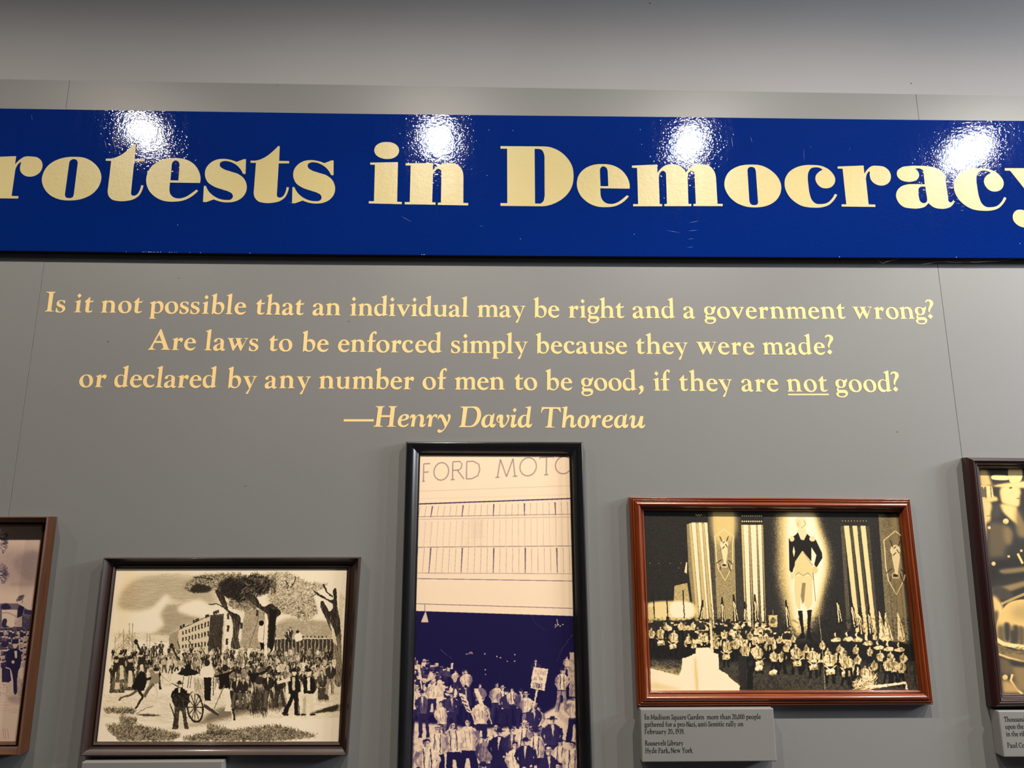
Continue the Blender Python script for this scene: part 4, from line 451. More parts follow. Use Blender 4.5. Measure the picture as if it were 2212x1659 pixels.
# ---------------------------------------------------------------- quotation, one lettered line at a time
LINE_LABEL = {1: 'cream lettering reading "Is it not possible that an individual may be right..."',
              2: 'cream lettering reading "Are laws to be enforced simply because they were made?"',
              3: 'cream lettering reading "or declared by any number of men to be good..."',
              4: 'cream italic lettering reading "Henry David Thoreau" above the black frame'}
for ln, words in QUOTE.items():
    font = FONT_ITALIC if ln == 4 else FONT_ROMAN
    x0, z0 = words[0][1][0][1], words[0][1][0][2]
    root = empty('quotation_line', (x0, 0, z0)); tag(root, LINE_LABEL[ln], 'lettering', 'lines of the painted quotation')
    cache = {}
    for w, letters in words:
        for ch, x, z in letters:
            if ch not in cache:
                cache[ch] = letter_mesh('letter', decode(font[ch]), 0.0004)
            link('letter', cache[ch], M_CREAM, root, (x - x0, -0.0001, z - z0))
    if ln == 3:
        link('underline', letter_mesh('underline', [[(p[0] - x0, p[1] - z0) for p in UNDERLINE]], 0.0004), M_CREAM, root, (0, -0.0001, 0))
    if ln == 4:
        link('dash', letter_mesh('dash', [[(p[0] - x0, p[1] - z0) for p in DASH]], 0.0004), M_CREAM, root, (0, -0.0001, 0))

# ---------------------------------------------------------------- picture frames
def arc(s0, h0, s1, h1, bulge, n=7):
    """curved profile piece from (s0,h0) to (s1,h1), bulging outwards by `bulge` metres"""
    out = []
    for i in range(n + 1):
        t = i / n
        out.append((s0 + (s1 - s0) * t, h0 + (h1 - h0) * t + bulge * math.sin(math.pi * t)))
    return out

def rail(name, O0, O1, I0, I1, prof, mat, parent, seg=1):
    """one mitred moulding; O = outer corners, I = inner lip corners (x, z); prof = list of profile pieces (s, h)"""
    verts, faces, uvs = [], [], []
    sm = []
    L = math.hypot(O1[0] - O0[0], O1[1] - O0[1])
    acc = 0.0
    for piece in prof:
        base = len(verts)
        for k, (s, h) in enumerate(piece):
            if k: acc += abs(s - piece[k - 1][0]) * 0.03 + abs(h - piece[k - 1][1])
            for O, I in ((O0, I0), (O1, I1)):
                x = O[0] + (I[0] - O[0]) * s; z = O[1] + (I[1] - O[1]) * s
                verts.append((x, -h, z))
                t = ((x - O0[0]) * (O1[0] - O0[0]) + (z - O0[1]) * (O1[1] - O0[1])) / L
                uvs.append((t, acc))
        for k in range(len(piece) - 1):
            a = base + 2 * k
            faces.append((a, a + 2, a + 3, a + 1)); sm.append(len(piece) > 2)
    me = mesh(name, verts, faces)
    me.polygons.foreach_set('use_smooth', sm)
    uv = me.uv_layers.new(name='UVMap')
    for p in me.polygons:
        for li in p.loop_indices:
            uv.data[li].uv = uvs[me.loops[li].vertex_index]
    o = link(name, me, mat, parent)
    return o

PROFILES = {
 'rally': [[(0, 0), (0, .020)], arc(0, .020, .12, .0225, .0022, 5), [(.12, .0225), (.13, .0195), (.15, .0195), (.16, .023)],
           arc(.16, .023, .27, .025, .0018, 5), [(.27, .025), (.285, .022), (.31, .022), (.32, .0245)],
           arc(.32, .0245, .80, .0185, .0085, 12), [(.80, .0185), (.81, .0145), (.84, .0145)], arc(.84, .0145, .93, .0135, .002, 5),
           [(.93, .0135), (.945, .010), (1.0, .0095)], [(1.0, .0095), (1.0, .0035)]],
 'strike': [[(0, 0), (0, .021)], arc(0, .021, .16, .0275, .0022, 6), arc(.16, .0275, .80, .012, .0052, 12), [(.80, .012), (.83, .010), (1.0, .0085)],
            [(1.0, .0085), (1.0, .0035)]],
 'engraving': [[(0, 0), (0, .025)], arc(0, .025, .09, .0285, .0012, 4), arc(.09, .0285, .66, .0125, -.0030, 10), [(.66, .0125), (.68, .0105), (.70, .0105)],
               arc(.70, .0105, .86, .0105, .0035, 6), [(.86, .0105), (.88, .0085), (1.0, .0080)], [(1.0, .0080), (1.0, .0035)]],
 'parade': [[(0, 0), (0, .035)], arc(0, .035, .10, .040, .0015, 4), arc(.10, .040, .62, .018, -.003, 8), [(.62, .018), (.66, .0145), (.70, .0145)],
            arc(.70, .0145, .88, .0145, .004, 6), [(.88, .0145), (1.0, .0105)], [(1.0, .0105), (1.0, .0035)]],
 'soldiers': [[(0, 0), (0, .024)], arc(0, .024, .40, .0355, .0045, 8), [(.40, .0355), (.42, .0305), (.50, .0305)], arc(.50, .0305, .68, .024, .003, 6),
              [(.68, .024), (.70, .0205), (.76, .0205)], arc(.76, .0205, .90, .0155, .0015, 5), [(.90, .0155), (.92, .012), (1.0, .0105)], [(1.0, .0105), (1.0, .0035)]],
}
MATS = {'rally': M_MAHOG, 'strike': M_BLACK, 'engraving': M_WALNUT, 'parade': M_BROWN, 'soldiers': M_MAROON}
LABELS = {'rally': ('red-brown mahogany frame around a sepia photograph of a night rally with drummers', 'framed picture'),
          'strike': ('tall black framed photograph of strikers outside a factory with engraved stone lettering', 'framed picture'),
          'engraving': ('dark brown framed engraving of a crowd under large trees with a cart wheel', 'framed picture'),
          'parade': ('brown wooden framed blue-toned engraving cut off by the left edge of the photo', 'framed picture'),
          'soldiers': ('dark maroon framed sepia photograph of helmeted military police at the right edge', 'framed picture')}
HS = {'rally': 0.76, 'strike': 0.80, 'engraving': 0.78, 'parade': 0.95, 'soldiers': 0.80}
PICTURES = {}
def inset(C, k):
    cx = sum(p[0] for p in C) / 4; cz_ = sum(p[1] for p in C) / 4
    return [(cx + (p[0] - cx) * k, cz_ + (p[1] - cz_) * k) for p in C]

for key, fr in FRAMES.items():
    O, I = fr['o'], fr['i']          # TL, TR, BR, BL
    loc = ((O[2][0] + O[3][0]) / 2, 0, (O[2][1] + O[3][1]) / 2)
    root = empty('picture_frame', loc); tag(root, LABELS[key][0], LABELS[key][1])
    o = [(p[0] - loc[0], p[1] - loc[2]) for p in O]; i_ = [(p[0] - loc[0], p[1] - loc[2]) for p in I]
    for a in range(4):
        b = (a + 1) % 4
        rail('rail', o[a], o[b], i_[a], i_[b], [[(s_, h_ * HS[key]) for s_, h_ in pc] for pc in PROFILES[key]], MATS[key], root)
    # backing board closes the frame behind the print
    bk = inset(o, 0.985)
    link('backing', mesh('backing', [(x, y, z) for y in (-0.0005, -0.003) for x, z in bk], [(4, 7, 6, 5), (0, 1, 2, 3), (0, 4, 5, 1), (1, 5, 6, 2), (2, 6, 7, 3), (3, 7, 4, 0)]), M_LIP, root)
    PICTURES[key] = (root, i_)

# ---------------------------------------------------------------- pictures: painted from code into in-memory pixels (flat prints)
class Canvas:
    """grey-tone painting surface; src = 4 corners (TL,TR,BR,BL) of the sketch coordinates used for drawing"""
    def __init__(s, w, h, src, base=0.0):
        s.w, s.h = w, h
        s.a = np.full((h, w), float(base)); s.rs = np.random.RandomState(5)
        A, B = [], []
        for (x, y), (X, Y) in zip(src, ((0, 0), (w, 0), (w, h), (0, h))):
            A += [[x, y, 1, 0, 0, 0, -X * x, -X * y], [0, 0, 0, x, y, 1, -Y * x, -Y * y]]; B += [X, Y]
        s.H = np.append(np.linalg.solve(np.array(A, float), np.array(B, float)), 1).reshape(3, 3)
        s.k = w / (abs(src[1][0] - src[0][0]))
    def T(s, p):
        p = np.asarray(p, float).reshape(-1, 2); q = np.c_[p, np.ones(len(p))] @ s.H.T
        return q[:, :2] / q[:, 2:3]
    def mask(s, P):
        x0, y0 = np.floor(P.min(0)).astype(int); x1, y1 = np.ceil(P.max(0)).astype(int) + 1
        x0, y0, x1, y1 = max(x0, 0), max(y0, 0), min(x1, s.w), min(y1, s.h)
        if x1 <= x0 or y1 <= y0: return None
        X, Y = np.meshgrid(np.arange(x0, x1) + .5, np.arange(y0, y1) + .5); m = np.zeros(X.shape, bool)
        n = len(P)
        for i in range(n):
            ax, ay = P[i - 1]; bx, by = P[i]
            if ay == by: continue
            m ^= ((ay > Y) != (by > Y)) & (X < (bx - ax) * (Y - ay) / (by - ay) + ax)
        return (slice(y0, y1), slice(x0, x1)), m
    def poly(s, pts, v, a=1.0, smooth=False, grain=0.0):
        if smooth: pts = catmull(pts)
        r = s.mask(s.T(pts))
        if r is None: return
        sl_, m = r
        val = v + (s.rs.rand(*m.shape) - .5) * grain if grain else v
        s.a[sl_] = np.where(m, s.a[sl_] * (1 - a) + val * a, s.a[sl_])
    def ell(s, cx, cy, rx, ry, v, rot=0.0, a=1.0, grain=0.0):
        t = np.linspace(0, 2 * np.pi, 16, endpoint=False); c, n = np.cos(rot), np.sin(rot)
        x, y = rx * np.cos(t), ry * np.sin(t)
        s.poly(np.c_[cx + c * x - n * y, cy + n * x + c * y], v, a, grain=grain)
    def line(s, pts, w, v, a=1.0, w2=None):
        pts = [np.array(p, float) for p in pts]; n = len(pts); w2 = w if w2 is None else w2; L, R = [], []
        for i in range(n):
            d = pts[min(i + 1, n - 1)] - pts[max(i - 1, 0)]; d /= max(np.hypot(*d), 1e-6); q = np.array([-d[1], d[0]])
            ww = (w + (w2 - w) * i / max(n - 1, 1)) / 2; L.append(pts[i] + q * ww); R.append(pts[i] - q * ww)
        s.poly(L + R[::-1], v, a)
    def strokes(s, x, y, dx, dy, v, a=.7, curl=0.0, w=1):
        """many fine pen strokes at once"""
        p0 = s.T(np.c_[x, y]); p1 = s.T(np.c_[x + dx, y + dy]); d = p1 - p0
        n = int(max(3, np.ceil(np.hypot(d[:, 0], d[:, 1]).max())))
        t = np.linspace(0, 1, n)[None]; q = np.c_[-d[:, 1], d[:, 0]]
        X = p0[:, :1] + d[:, :1] * t + q[:, :1] * curl * np.sin(np.pi * t); Y = p0[:, 1:] + d[:, 1:] * t + q[:, 1:] * curl * np.sin(np.pi * t)
        V = np.broadcast_to(np.asarray(v, float).reshape(-1, 1) if np.ndim(v) else np.full((len(x), 1), float(v)), X.shape)
        for o in range(w):
            xi = X.astype(int) + (o % 2); yi = Y.astype(int) + (o // 2); ok = (xi >= 0) & (xi < s.w) & (yi >= 0) & (yi < s.h)
            s.a[yi[ok], xi[ok]] = s.a[yi[ok], xi[ok]] * (1 - a) + V[ok] * a
    def scatter(s, region, n):
        """n random sketch points inside a polygon region"""
        P = np.asarray(region, float); lo, hi = P.min(0), P.max(0); pts = lo + s.rs.rand(n * 3, 2) * (hi - lo)
        m = np.zeros(len(pts), bool)
        for i in range(len(P)):
            ax, ay = P[i - 1]; bx, by = P[i]
            if ay == by: continue
            m ^= ((ay > pts[:, 1]) != (by > pts[:, 1])) & (pts[:, 0] < (bx - ax) * (pts[:, 1] - ay) / (by - ay) + ax)
        return pts[m][:n]
    def hatch(s, region, n, ang, ln, v, a=.6, jit=.15, curl=0.0, w=1):
        p = s.scatter(region, n); k = len(p)
        if not k: return
        th_ = ang + (s.rs.rand(k) - .5) * 2 * jit; l = ln * (.5 + s.rs.rand(k))
        s.strokes(p[:, 0], p[:, 1], np.cos(th_) * l, np.sin(th_) * l, v, a, curl, w)
    def blur(s, n=1):
        for _ in range(n):
            for ax in (0, 1):
                s.a = (np.roll(s.a, 1, ax) + 2 * s.a + np.roll(s.a, -1, ax)) / 4
    def warp(s, amp, scale, rows=(0, 0)):
        """small random displacement so that drawn shapes get the irregular edges of a print"""
        def field():
            gh, gw = int(s.h / scale) + 3, int(s.w / scale) + 3; g = s.rs.rand(gh, gw) * 2 - 1
            yy = np.arange(s.h) / scale; xx = np.arange(s.w) / scale; y0 = yy.astype(int); x0 = xx.astype(int); fy = (yy - y0)[:, None]; fx = (xx - x0)[None]
            fy = fy * fy * (3 - 2 * fy); fx = fx * fx * (3 - 2 * fx)
            a_, b_, c_, d_ = g[y0][:, x0], g[y0][:, x0 + 1], g[y0 + 1][:, x0], g[y0 + 1][:, x0 + 1]
            return (a_ * (1 - fx) + b_ * fx) * (1 - fy) + (c_ * (1 - fx) + d_ * fx) * fy
        yy, xx = np.mgrid[0:s.h, 0:s.w]; Y = np.clip(yy + field() * amp, 0, s.h - 1).astype(int); X = np.clip(xx + field() * amp, 0, s.w - 1).astype(int)
        new = s.a[Y, X]; s.a[rows[1]:] = new[rows[1]:]
    def mottle(s, region, amt, scale):
        """broad tonal unevenness (folds, modelling) multiplied into the mid and light tones of a region"""
        x0, y0, x1, y1 = region; X0, Y0 = s.T((x0, y0))[0]; X1, Y1 = s.T((x1, y1))[0]; X0, Y0, X1, Y1 = [int(max(0, v)) for v in (X0, Y0, X1, Y1)]
        sub = s.a[Y0:Y1, X0:X1]; gh, gw = int(sub.shape[0] / scale) + 3, int(sub.shape[1] / scale) + 3; g = s.rs.rand(gh, gw)
        yy = np.arange(sub.shape[0]) / scale; xx = np.arange(sub.shape[1]) / scale; a_ = yy.astype(int); b_ = xx.astype(int); fy = (yy - a_)[:, None]; fx = (xx - b_)[None]; fy = fy * fy * (3 - 2 * fy); fx = fx * fx * (3 - 2 * fx)
        n = (g[a_][:, b_] * (1 - fx) + g[a_][:, b_ + 1] * fx) * (1 - fy) + (g[a_ + 1][:, b_] * (1 - fx) + g[a_ + 1][:, b_ + 1] * fx) * fy
        k = np.clip((n - .55) * 5, 0, 1) * amt; s.a[Y0:Y1, X0:X1] = sub * (1 - k)
    def soft(s, pts, v, rad, a=1.0, grain=0.0):
        """polygon with a soft edge of rad pixels"""
        keep = s.a; s.a = np.zeros_like(keep); s.poly(pts, 1.0, smooth=True)
        c = np.ones(int(rad) | 1); c /= c.size
        for _ in range(2):
            s.a = np.apply_along_axis(lambda r_: np.convolve(r_, c, 'same'), 1, s.a); s.a = np.apply_along_axis(lambda r_: np.convolve(r_, c, 'same'), 0, s.a)
        m = s.a
        if grain: m = np.clip((m - s.rs.rand(*m.shape)) * grain + .5, 0, 1)
        s.a = keep * (1 - a * m) + v * a * m
    def material(s, name, stops, tint=None, rough=0.65):
        pos = [p for p, c in stops]; cols = np.array([c[:3] for p, c in stops]); g = np.clip(s.a, 0, 1)
        rgb = np.stack([np.interp(g, pos, cols[:, k]) for k in range(3)], -1)
        if tint is not None: rgb = rgb * tint
        px = np.ones((s.h, s.w, 4), np.float32); px[..., :3] = rgb[::-1]
        img = bpy.data.images.new(name, s.w, s.h, float_buffer=True); img.colorspace_settings.name = 'Non-Color'
        img.pixels.foreach_set(px.ravel()); img.update(); img.pack()
        m, nt, b = new_mat(name); t = N(nt, 'ShaderNodeTexImage'); t.image = img; t.extension = 'EXTEND'; t.interpolation = 'Cubic'
        uvn = N(nt, 'ShaderNodeUVMap'); uvn.uv_map = 'UVMap'; nt.links.new(uvn.outputs[0], t.inputs[0])
        nt.links.new(t.outputs[0], b.inputs['Base Color']); b.inputs['Roughness'].default_value = rough; b.inputs['Specular IOR Level'].default_value = 0.12
        n1 = N(nt, 'ShaderNodeTexNoise'); n1.inputs['Scale'].default_value = 1300; nt.links.new(coords(nt), n1.inputs['Vector']); bump(nt, b, n1.outputs['Fac'], 0.06, 0.0004)
        return m

def catmull(pts, n=5):
    P = np.asarray(pts, float); out = []
    for i in range(len(P)):
        a, b, c, d = P[i - 1], P[i], P[(i + 1) % len(P)], P[(i + 2) % len(P)]
        for k in range(n):
            t = k / n; out.append(.5 * (2 * b + (c - a) * t + (2 * a - 5 * b + 4 * c - d) * t * t + (3 * b - a - 3 * c + d) * t ** 3))
    return out

def pts(s): return [tuple(float(v) for v in t.split(',')) for t in s.split()]

def place_print(key, mat, depth=0.0045, names='print'):
    root, I = PICTURES[key]
    c = [(p[0], -depth, p[1]) for p in I]
    me = bpy.data.meshes.new('print')
    # subdivided sheet so that the four-corner mapping stays straight
    nx = ny = 8; vs, uvs, fs = [], [], []
    for jj in range(ny + 1):
        for ii in range(nx + 1):
            u_, v_ = ii / nx, jj / ny
            top = [(1 - u_) * c[0][k] + u_ * c[1][k] for k in (0, 2)]; bot = [(1 - u_) * c[3][k] + u_ * c[2][k] for k in (0, 2)]
            vs.append((top[0] * v_ + bot[0] * (1 - v_), -depth, top[1] * v_ + bot[1] * (1 - v_))); uvs.append((u_, v_))
    for jj in range(ny):
        for ii in range(nx):
            a_ = jj * (nx + 1) + ii; fs.append((a_, a_ + 1, a_ + nx + 2, a_ + nx + 1))
    me.from_pydata(vs, [], fs); uv = me.uv_layers.new(name='UVMap')
    for p in me.polygons:
        for li in p.loop_indices: uv.data[li].uv = uvs[me.loops[li].vertex_index]
    return link(names, me, mat, root)

def man(c, x, y, h, coat=0.1, shirt=.85, skin=.8, hat=0, legs=.08, lean=0.0, rs=None, arms=True):
    """a small standing printed figure: feet at (x,y), height h, sketch units"""
    r_ = rs or c.rs; w = h * .15; f = lambda px, py: (x + px * h + lean * h * py, y - py * h)
    c.poly([f(-.10, .50), f(.10, .50), f(.13, .02), f(.05, .0), f(.015, .40), f(-.03, .40), f(-.07, .0), f(-.14, .02)], legs)
    c.poly([f(-.06, .84), f(.06, .84), f(.15, .78), f(.15, .62), f(.12, .47), f(-.12, .47), f(-.15, .62), f(-.15, .78)], coat)
    if arms:
        sgn = 1 if r_.rand() > .5 else -1
        c.line([f(-.14, .78), f(-.19, .62), f(-.13, .50)], h * .065, coat, w2=h * .045)
        c.line([f(.14, .78), f(.20, .62), f(.10 + .05 * sgn, .52)], h * .065, coat, w2=h * .045)
        c.ell(*f(.10 + .05 * sgn, .50), h * .022, h * .022, skin)
    if shirt is not None: c.poly([f(-.03, .83), f(.035, .83), f(.02, .60), f(-.01, .60)], shirt)
    c.ell(*f(0, .90), h * .052, h * .068, skin)
    c.ell(*f(.02, .885), h * .028, h * .045, skin * .55, a=.7)
    if hat == 1: c.ell(*f(0, .955), h * .06, h * .035, coat * .6); c.line([f(-.09, .935), f(.09, .94)], h * .02, coat * .6)
    elif hat == 2: c.ell(*f(0, .955), h * .058, h * .035, .9); c.line([f(-.09, .935), f(.09, .94)], h * .022, .85)
    else: c.ell(*f(-.005, .945), h * .052, h * .032, .12)

def person(c, x, y, h, top, leg, skin=.8, hat=0, tie=False):
    R = c.rs; hv = None
    lean = (R.rand() - .5) * .10; tw = .8 + R.rand() * .3; s_ = 1 if R.rand() > .5 else -1; stp = R.rand() * .06
    f = lambda px, py: (x + s_ * px * h * tw + lean * py * h, y - py * h)
    c.poly([f(-.105, .52), f(.105, .52), f(.12 + stp, .06), f(.14 + stp, .0), f(.05, 0), f(.015, .38), f(-.03, .38), f(-.05 - stp, 0), f(-.13 - stp, 0)], leg)
    if leg > .2: c.line([f(0, .5), f(.07, .05)], h * .03, leg * .5)
    c.poly([f(-.045, .86), f(.045, .86), f(.12, .815), f(.14, .72), f(.11, .60), f(.105, .48), f(-.105, .48), f(-.11, .62), f(-.135, .74), f(-.115, .815)], top)
    dk = top * .55
    c.poly([f(.05, .84), f(.12, .80), f(.12, .66), f(.10, .50), f(.06, .50), f(.07, .66)], dk, .6); c.line([f(-.05, .80), f(-.02, .56)], h * .010, dk); c.line([f(.02, .78), f(.04, .60)], h * .010, dk)
    if top > .7 and R.rand() > .5: c.line([f(-.05, .84), f(-.06, .52)], h * .014, .12); c.line([f(.045, .84), f(.04, .52)], h * .014, .12)
    if tie: c.line([f(0, .83), f(.005, .60)], h * .022, .08)
    if top < .5: c.poly([f(-.02, .85), f(.03, .85), f(.02, .62)], .85)
    c.line([f(-.12, .79), f(-.16, .66)], h * .07, top * .9, w2=h * .055); c.line([f(-.16, .67), f(-.12 + stp, .52)], h * .042, skin * .9 if top > .6 else top, w2=h * .03); c.ell(*f(-.12 + stp, .51), h * .02, h * .022, skin)
    c.line([f(.12, .79), f(.165, .66)], h * .07, dk, w2=h * .05); c.line([f(.165, .66), f(.10, .55)], h * .04, skin * .75 if top > .6 else dk, w2=h * .03)
    c.line([f(-.105, .49), f(.105, .49)], h * .018, .06)
    c.ell(*f(0, .915), h * .042, h * .055, skin); c.poly([f(.005, .96), f(.045, .93), f(.035, .87), f(.012, .87)], skin * .45, .8); c.line([f(-.03, .922), f(.0, .922)], h * .012, skin * .4)
    if hat == 0: c.poly([f(-.045, .93), f(-.04, .97), f(.0, .985), f(.045, .965), f(.05, .90), f(.03, .94), f(-.02, .955)], .1)
    else:
        v = hv if hv is not None else (.9 if hat == 2 else .16); c.poly([f(-.045, .945), f(-.04, .985), f(-.01, 1.0), f(.035, .99), f(.05, .945)], v); c.line([f(-.085, .945), f(.0, .935), f(.08, .95)], h * .018, v * .8); c.line([f(-.04, .955), f(.045, .957)], h * .012, .1)

def tone(*cs): return [(i / (len(cs) - 1), srgb(*c)) for i, c in enumerate(cs)]

# --- 1. wood engraving: crowd, trees, houses (sketch coordinates of a 3.511x enlargement)
def paint_engraving():
    c = Canvas(1500, 1050, [(285, 131), (2035, 131), (1969, 1450), (136, 1450)], .95); R = c.rs
    sky = pts('300,300 420,190 620,170 860,165 1040,300 1060,480 980,470 880,370 780,410 700,440 640,520 560,600 420,650 250,640 260,560 330,400')
    c.soft(pts('290,380 330,290 440,200 640,175 900,200 1030,340 1000,420 880,390 740,400 660,360 560,440 440,470 300,440'), .66, 41)
    c.soft(pts('640,420 720,400 780,440 860,480 940,500 740,600 690,640 600,620 590,540'), .60, 31)
    for reg, n in ((pts('280,400 330,280 460,190 700,165 960,200 1040,330 1060,420 900,370 760,420 670,340 560,450 330,480'), 1500), (pts('640,400 760,400 960,500 740,620 520,640 600,560'), 900), (pts('240,620 680,600 690,690 240,690'), 420)):
        c.hatch(reg, n, 0, 46, .42, .45, .05)
    c.soft(pts('280,470 440,460 560,430 650,335 675,370 600,470 640,560 560,600 440,610 250,590'), .96, 25); c.soft(pts('745,450 800,400 900,370 960,400 1020,450 960,500 860,490'), .96, 21)
    # shipping masts
    for x, t in ((338, 590), (380, 545), (405, 545), (515, 625), (535, 622), (275, 655)):
        c.line([(x, t), (x - 4, 760)], 4, .35)
    for k in range(60):
        x = 300 + R.rand() * 130; y = 600 + R.rand() * 130; c.line([(x, y), (x + R.randn() * 34, y + 40 + R.rand() * 20)], 2.5, .4, .8)
    # terrace of houses
    c.poly(pts('750,600 990,490 975,770 750,760'), .74); c.poly(pts('990,485 1100,480 1075,760 975,770'), .28, grain=.3); c.poly(pts('680,640 750,600 752,760 678,760'), .5, grain=.3)
    c.poly(pts('1095,455 1160,455 1160,760 1075,760'), .93); c.poly(pts('1190,440 1260,440 1225,740 1180,750'), .9); c.poly(pts('1255,440 1400,440 1400,745 1215,735'), .62, grain=.35)
    c.line([(750, 600), (990, 487), (1100, 478)], 5, .2)
    for x in (770, 790, 868, 885, 900, 962, 975, 1020, 1035, 1050): c.poly([(x - 7, 588 - (x - 770) * .42), (x - 7, 566 - (x - 770) * .42), (x + 7, 562 - (x - 770) * .42), (x + 7, 590 - (x - 770) * .42)], .15)
    for r0, r1 in ((.12, .28), (.40, .56), (.70, .85)):
        for i, u0 in enumerate(np.linspace(.12, .92, 9)):
            x = 750 + 240 * u0; t0 = 600 - 110 * u0; b0 = 765; c.poly([(x, t0 + (b0 - t0) * r0), (x + 11, t0 + (b0 - t0) * r0), (x + 11, t0 + (b0 - t0) * r1), (x, t0 + (b0 - t0) * r1)], .16)
    for x, y in ((1118, 565), (1110, 665), (1120, 470), (1057, 610), (1220, 545), (1340, 445)): c.poly([(x, y), (x + 18, y), (x + 16, y + 48), (x - 2, y + 48)], .18)
    c.hatch(pts('990,490 1100,480 1075,760 975,770'), 800, 1.2, 24, .1, .6, .4); c.hatch(pts('1255,440 1400,440 1400,745 1215,735'), 800, .3, 22, .2, .5, 1.5, .4)
    # hedge / bushes behind the fence
    c.soft(pts('1480,560 1600,500 1760,520 1900,540 1960,660 1480,660'), .66, 15); c.hatch(pts('1480,560 1600,510 1760,520 1900,540 1960,660 1480,660'), 1500, .1, 20, .3, .5, .5, .5)
    # fence
    c.poly(pts('1480,670 1990,665 1980,820 1480,860'), .22, grain=.25)
    for x in np.arange(1500, 1985, 29): c.line([(x, 672), (x - 3, 850)], 5, .62)
    c.line([(1690, 664), (1990, 664)], 8, .8)
    for x in np.arange(1700, 1900, 29): c.ell(x, 652, 6, 9, .2)
    # trees
    def foliage(reg, n, dark, ln=20, spread=1.0):
        c.soft(reg, dark, 21, .75); c.hatch(reg, n, -.6, ln, max(dark - .55, .03), .7, spread, .5, 2); c.hatch(reg, n // 2, .6, ln * .8, min(dark + .3, .97), .6, spread, .5, 2)
    foliage(pts('780,280 860,200 940,180 1100,175 1200,170 1260,200 1300,300 1240,380 1160,340 1060,330 980,270 860,320'), 1500, .5)
    foliage(pts('1120,400 1180,340 1330,370 1330,440 1240,450 1160,430'), 500, .45); foliage(pts('1430,330 1560,330 1760,330 1800,480 1700,530 1600,480 1500,470 1440,420'), 1800, .68, 18)
    foliage(pts('1380,180 1560,160 1740,240 1880,250 1760,330 1560,350 1400,330'), 1200, .76, 18)
    c.soft(pts('1200,230 1320,190 1440,210 1420,310 1300,330 1220,380 1150,340 1170,260'), .16, 15, .92); c.hatch(pts('1180,210 1330,170 1450,220 1420,320 1220,390 1120,300'), 1300, -.7, 24, .02, .8, .6, .4, 2); c.hatch(pts('1180,210 1330,170 1450,220 1420,320 1220,390 1120,300'), 260, -.7, 24, .8, .7, .6, .4)
    c.soft(pts('840,290 900,250 1000,275 980,310 870,315'), .12, 9, .9); c.soft(pts('1050,250 1130,200 1200,240 1180,350 1090,340'), .25, 15, .85); c.hatch(pts('1050,250 1130,200 1220,240 1200,380 1060,330'), 600, -.5, 24, .05, .8, .9, .4, 2)
    def trunk(p, v=.13):
        c.poly(pts(p), v, smooth=True); q = pts(p); c.hatch(q, 130, 1.5, 46, .75, .55, .12)
    trunk('1030,310 1060,300 1110,370 1135,450 1215,490 1218,560 1205,650 1218,740 1150,730 1165,620 1150,500 1085,420'); c.line([(980, 405), (1040, 400), (1090, 425), (1150, 470)], 8, .15)
    trunk('1270,320 1330,340 1390,420 1450,400 1500,430 1530,470 1490,520 1490,620 1470,740 1440,780 1420,680 1430,560 1420,480 1340,420 1290,370'); c.poly(pts('1440,430 1500,450 1485,560 1465,760 1425,740 1440,600'), .06)
    trunk('1735,240 1770,290 1850,340 1900,370 1930,360 1925,300 1950,285 1960,420 1985,600 1990,1000 1935,990 1950,760 1890,560 1830,420 1850,380 1900,460 1920,400 1800,330'); c.line([(1850, 250), (1880, 310), (1925, 350)], 12, .15); c.line([(1760, 345), (1800, 325)], 7, .2)
    c.poly(pts('1905,540 1935,600 1960,720 1925,690'), .85); c.hatch(pts('1930,620 1990,620 1990,1050 1935,1050'), 500, 1.5, 40, .7, .6, .15)
    c.hatch(pts('1970,300 2010,330 1990,640 1975,640'), 260, 1.2, 18, .45, .6, .5); c.hatch(pts('1450,180 1500,180 1480,320 1450,330'), 200, 1.5, 34, .15, .7, .15)
    for q in ((870, 195, 1010, 215), (1640, 190, 1600, 280), (1560, 220, 1580, 290), (1200, 185, 1215, 240)): c.line([q[:2], ((q[0] + q[2]) / 2 + 12, (q[1] + q[3]) / 2), q[2:]], 8, .12)
    # hanging victim recorded by the engraver
    c.line([(1400, 445), (1400, 530)], 3, .15); c.line([(1375, 450), (1285, 740)], 4, .3); c.poly(pts('1365,560 1400,550 1430,580 1425,700 1400,700 1360,690 1350,650'), .88); c.poly(pts('1368,695 1400,695 1400,790 1370,810 1360,800 1378,770'), .03); c.ell(1380, 548, 19, 22, .04); c.line([(1405, 560), (1395, 690)], 4, .3)
    # ground
    c.hatch(pts('170,1090 1980,1060 1960,1260 1300,1260 900,1330 150,1260'), 2200, .05, 46, .4, .5, .25, .2)
    c.soft(pts('1000,1220 900,1300 620,1360 980,1310 1300,1230 1560,1180 1500,1140 1200,1160'), .25, 25, .8)
    # crowd, back to front
    rows = [(790, 34, 62, .55), (820, 36, 66, .5), (855, 38, 74, .45), (900, 36, 84, .4), (950, 30, 100, .4), (1000, 26, 116, .35)]
    for y0, n, h, d in rows:
        for i in range(n):
            x = 250 + (1920 - 250) * (i + R.rand() * .8) / n; y = y0 + R.randn() * 10
            if y0 > 940 and (600 < x < 1000): continue
            person(c, x, y + h * .45, h * 1.4, R.choice([.08, .12, .3, .5, .85, .9]), R.choice([.1, .3, .6]), .82, R.choice([0, 1, 1]))
    c.hatch(pts('240,760 1930,780 1940,1000 240,1020'), 5200, 1.3, 15, .06, .55, .6, .4); c.hatch(pts('240,760 1930,780 1940,1060 240,1080'), 2200, 1.3, 12, .92, .5, .8, .4)
    for x, y in ((430, 690), (700, 720)): c.ell(x, y, 15, 20, .08); c.line([(x, y), (x + 34, y + 70), (x + 60, y + 110)], 15, .15)
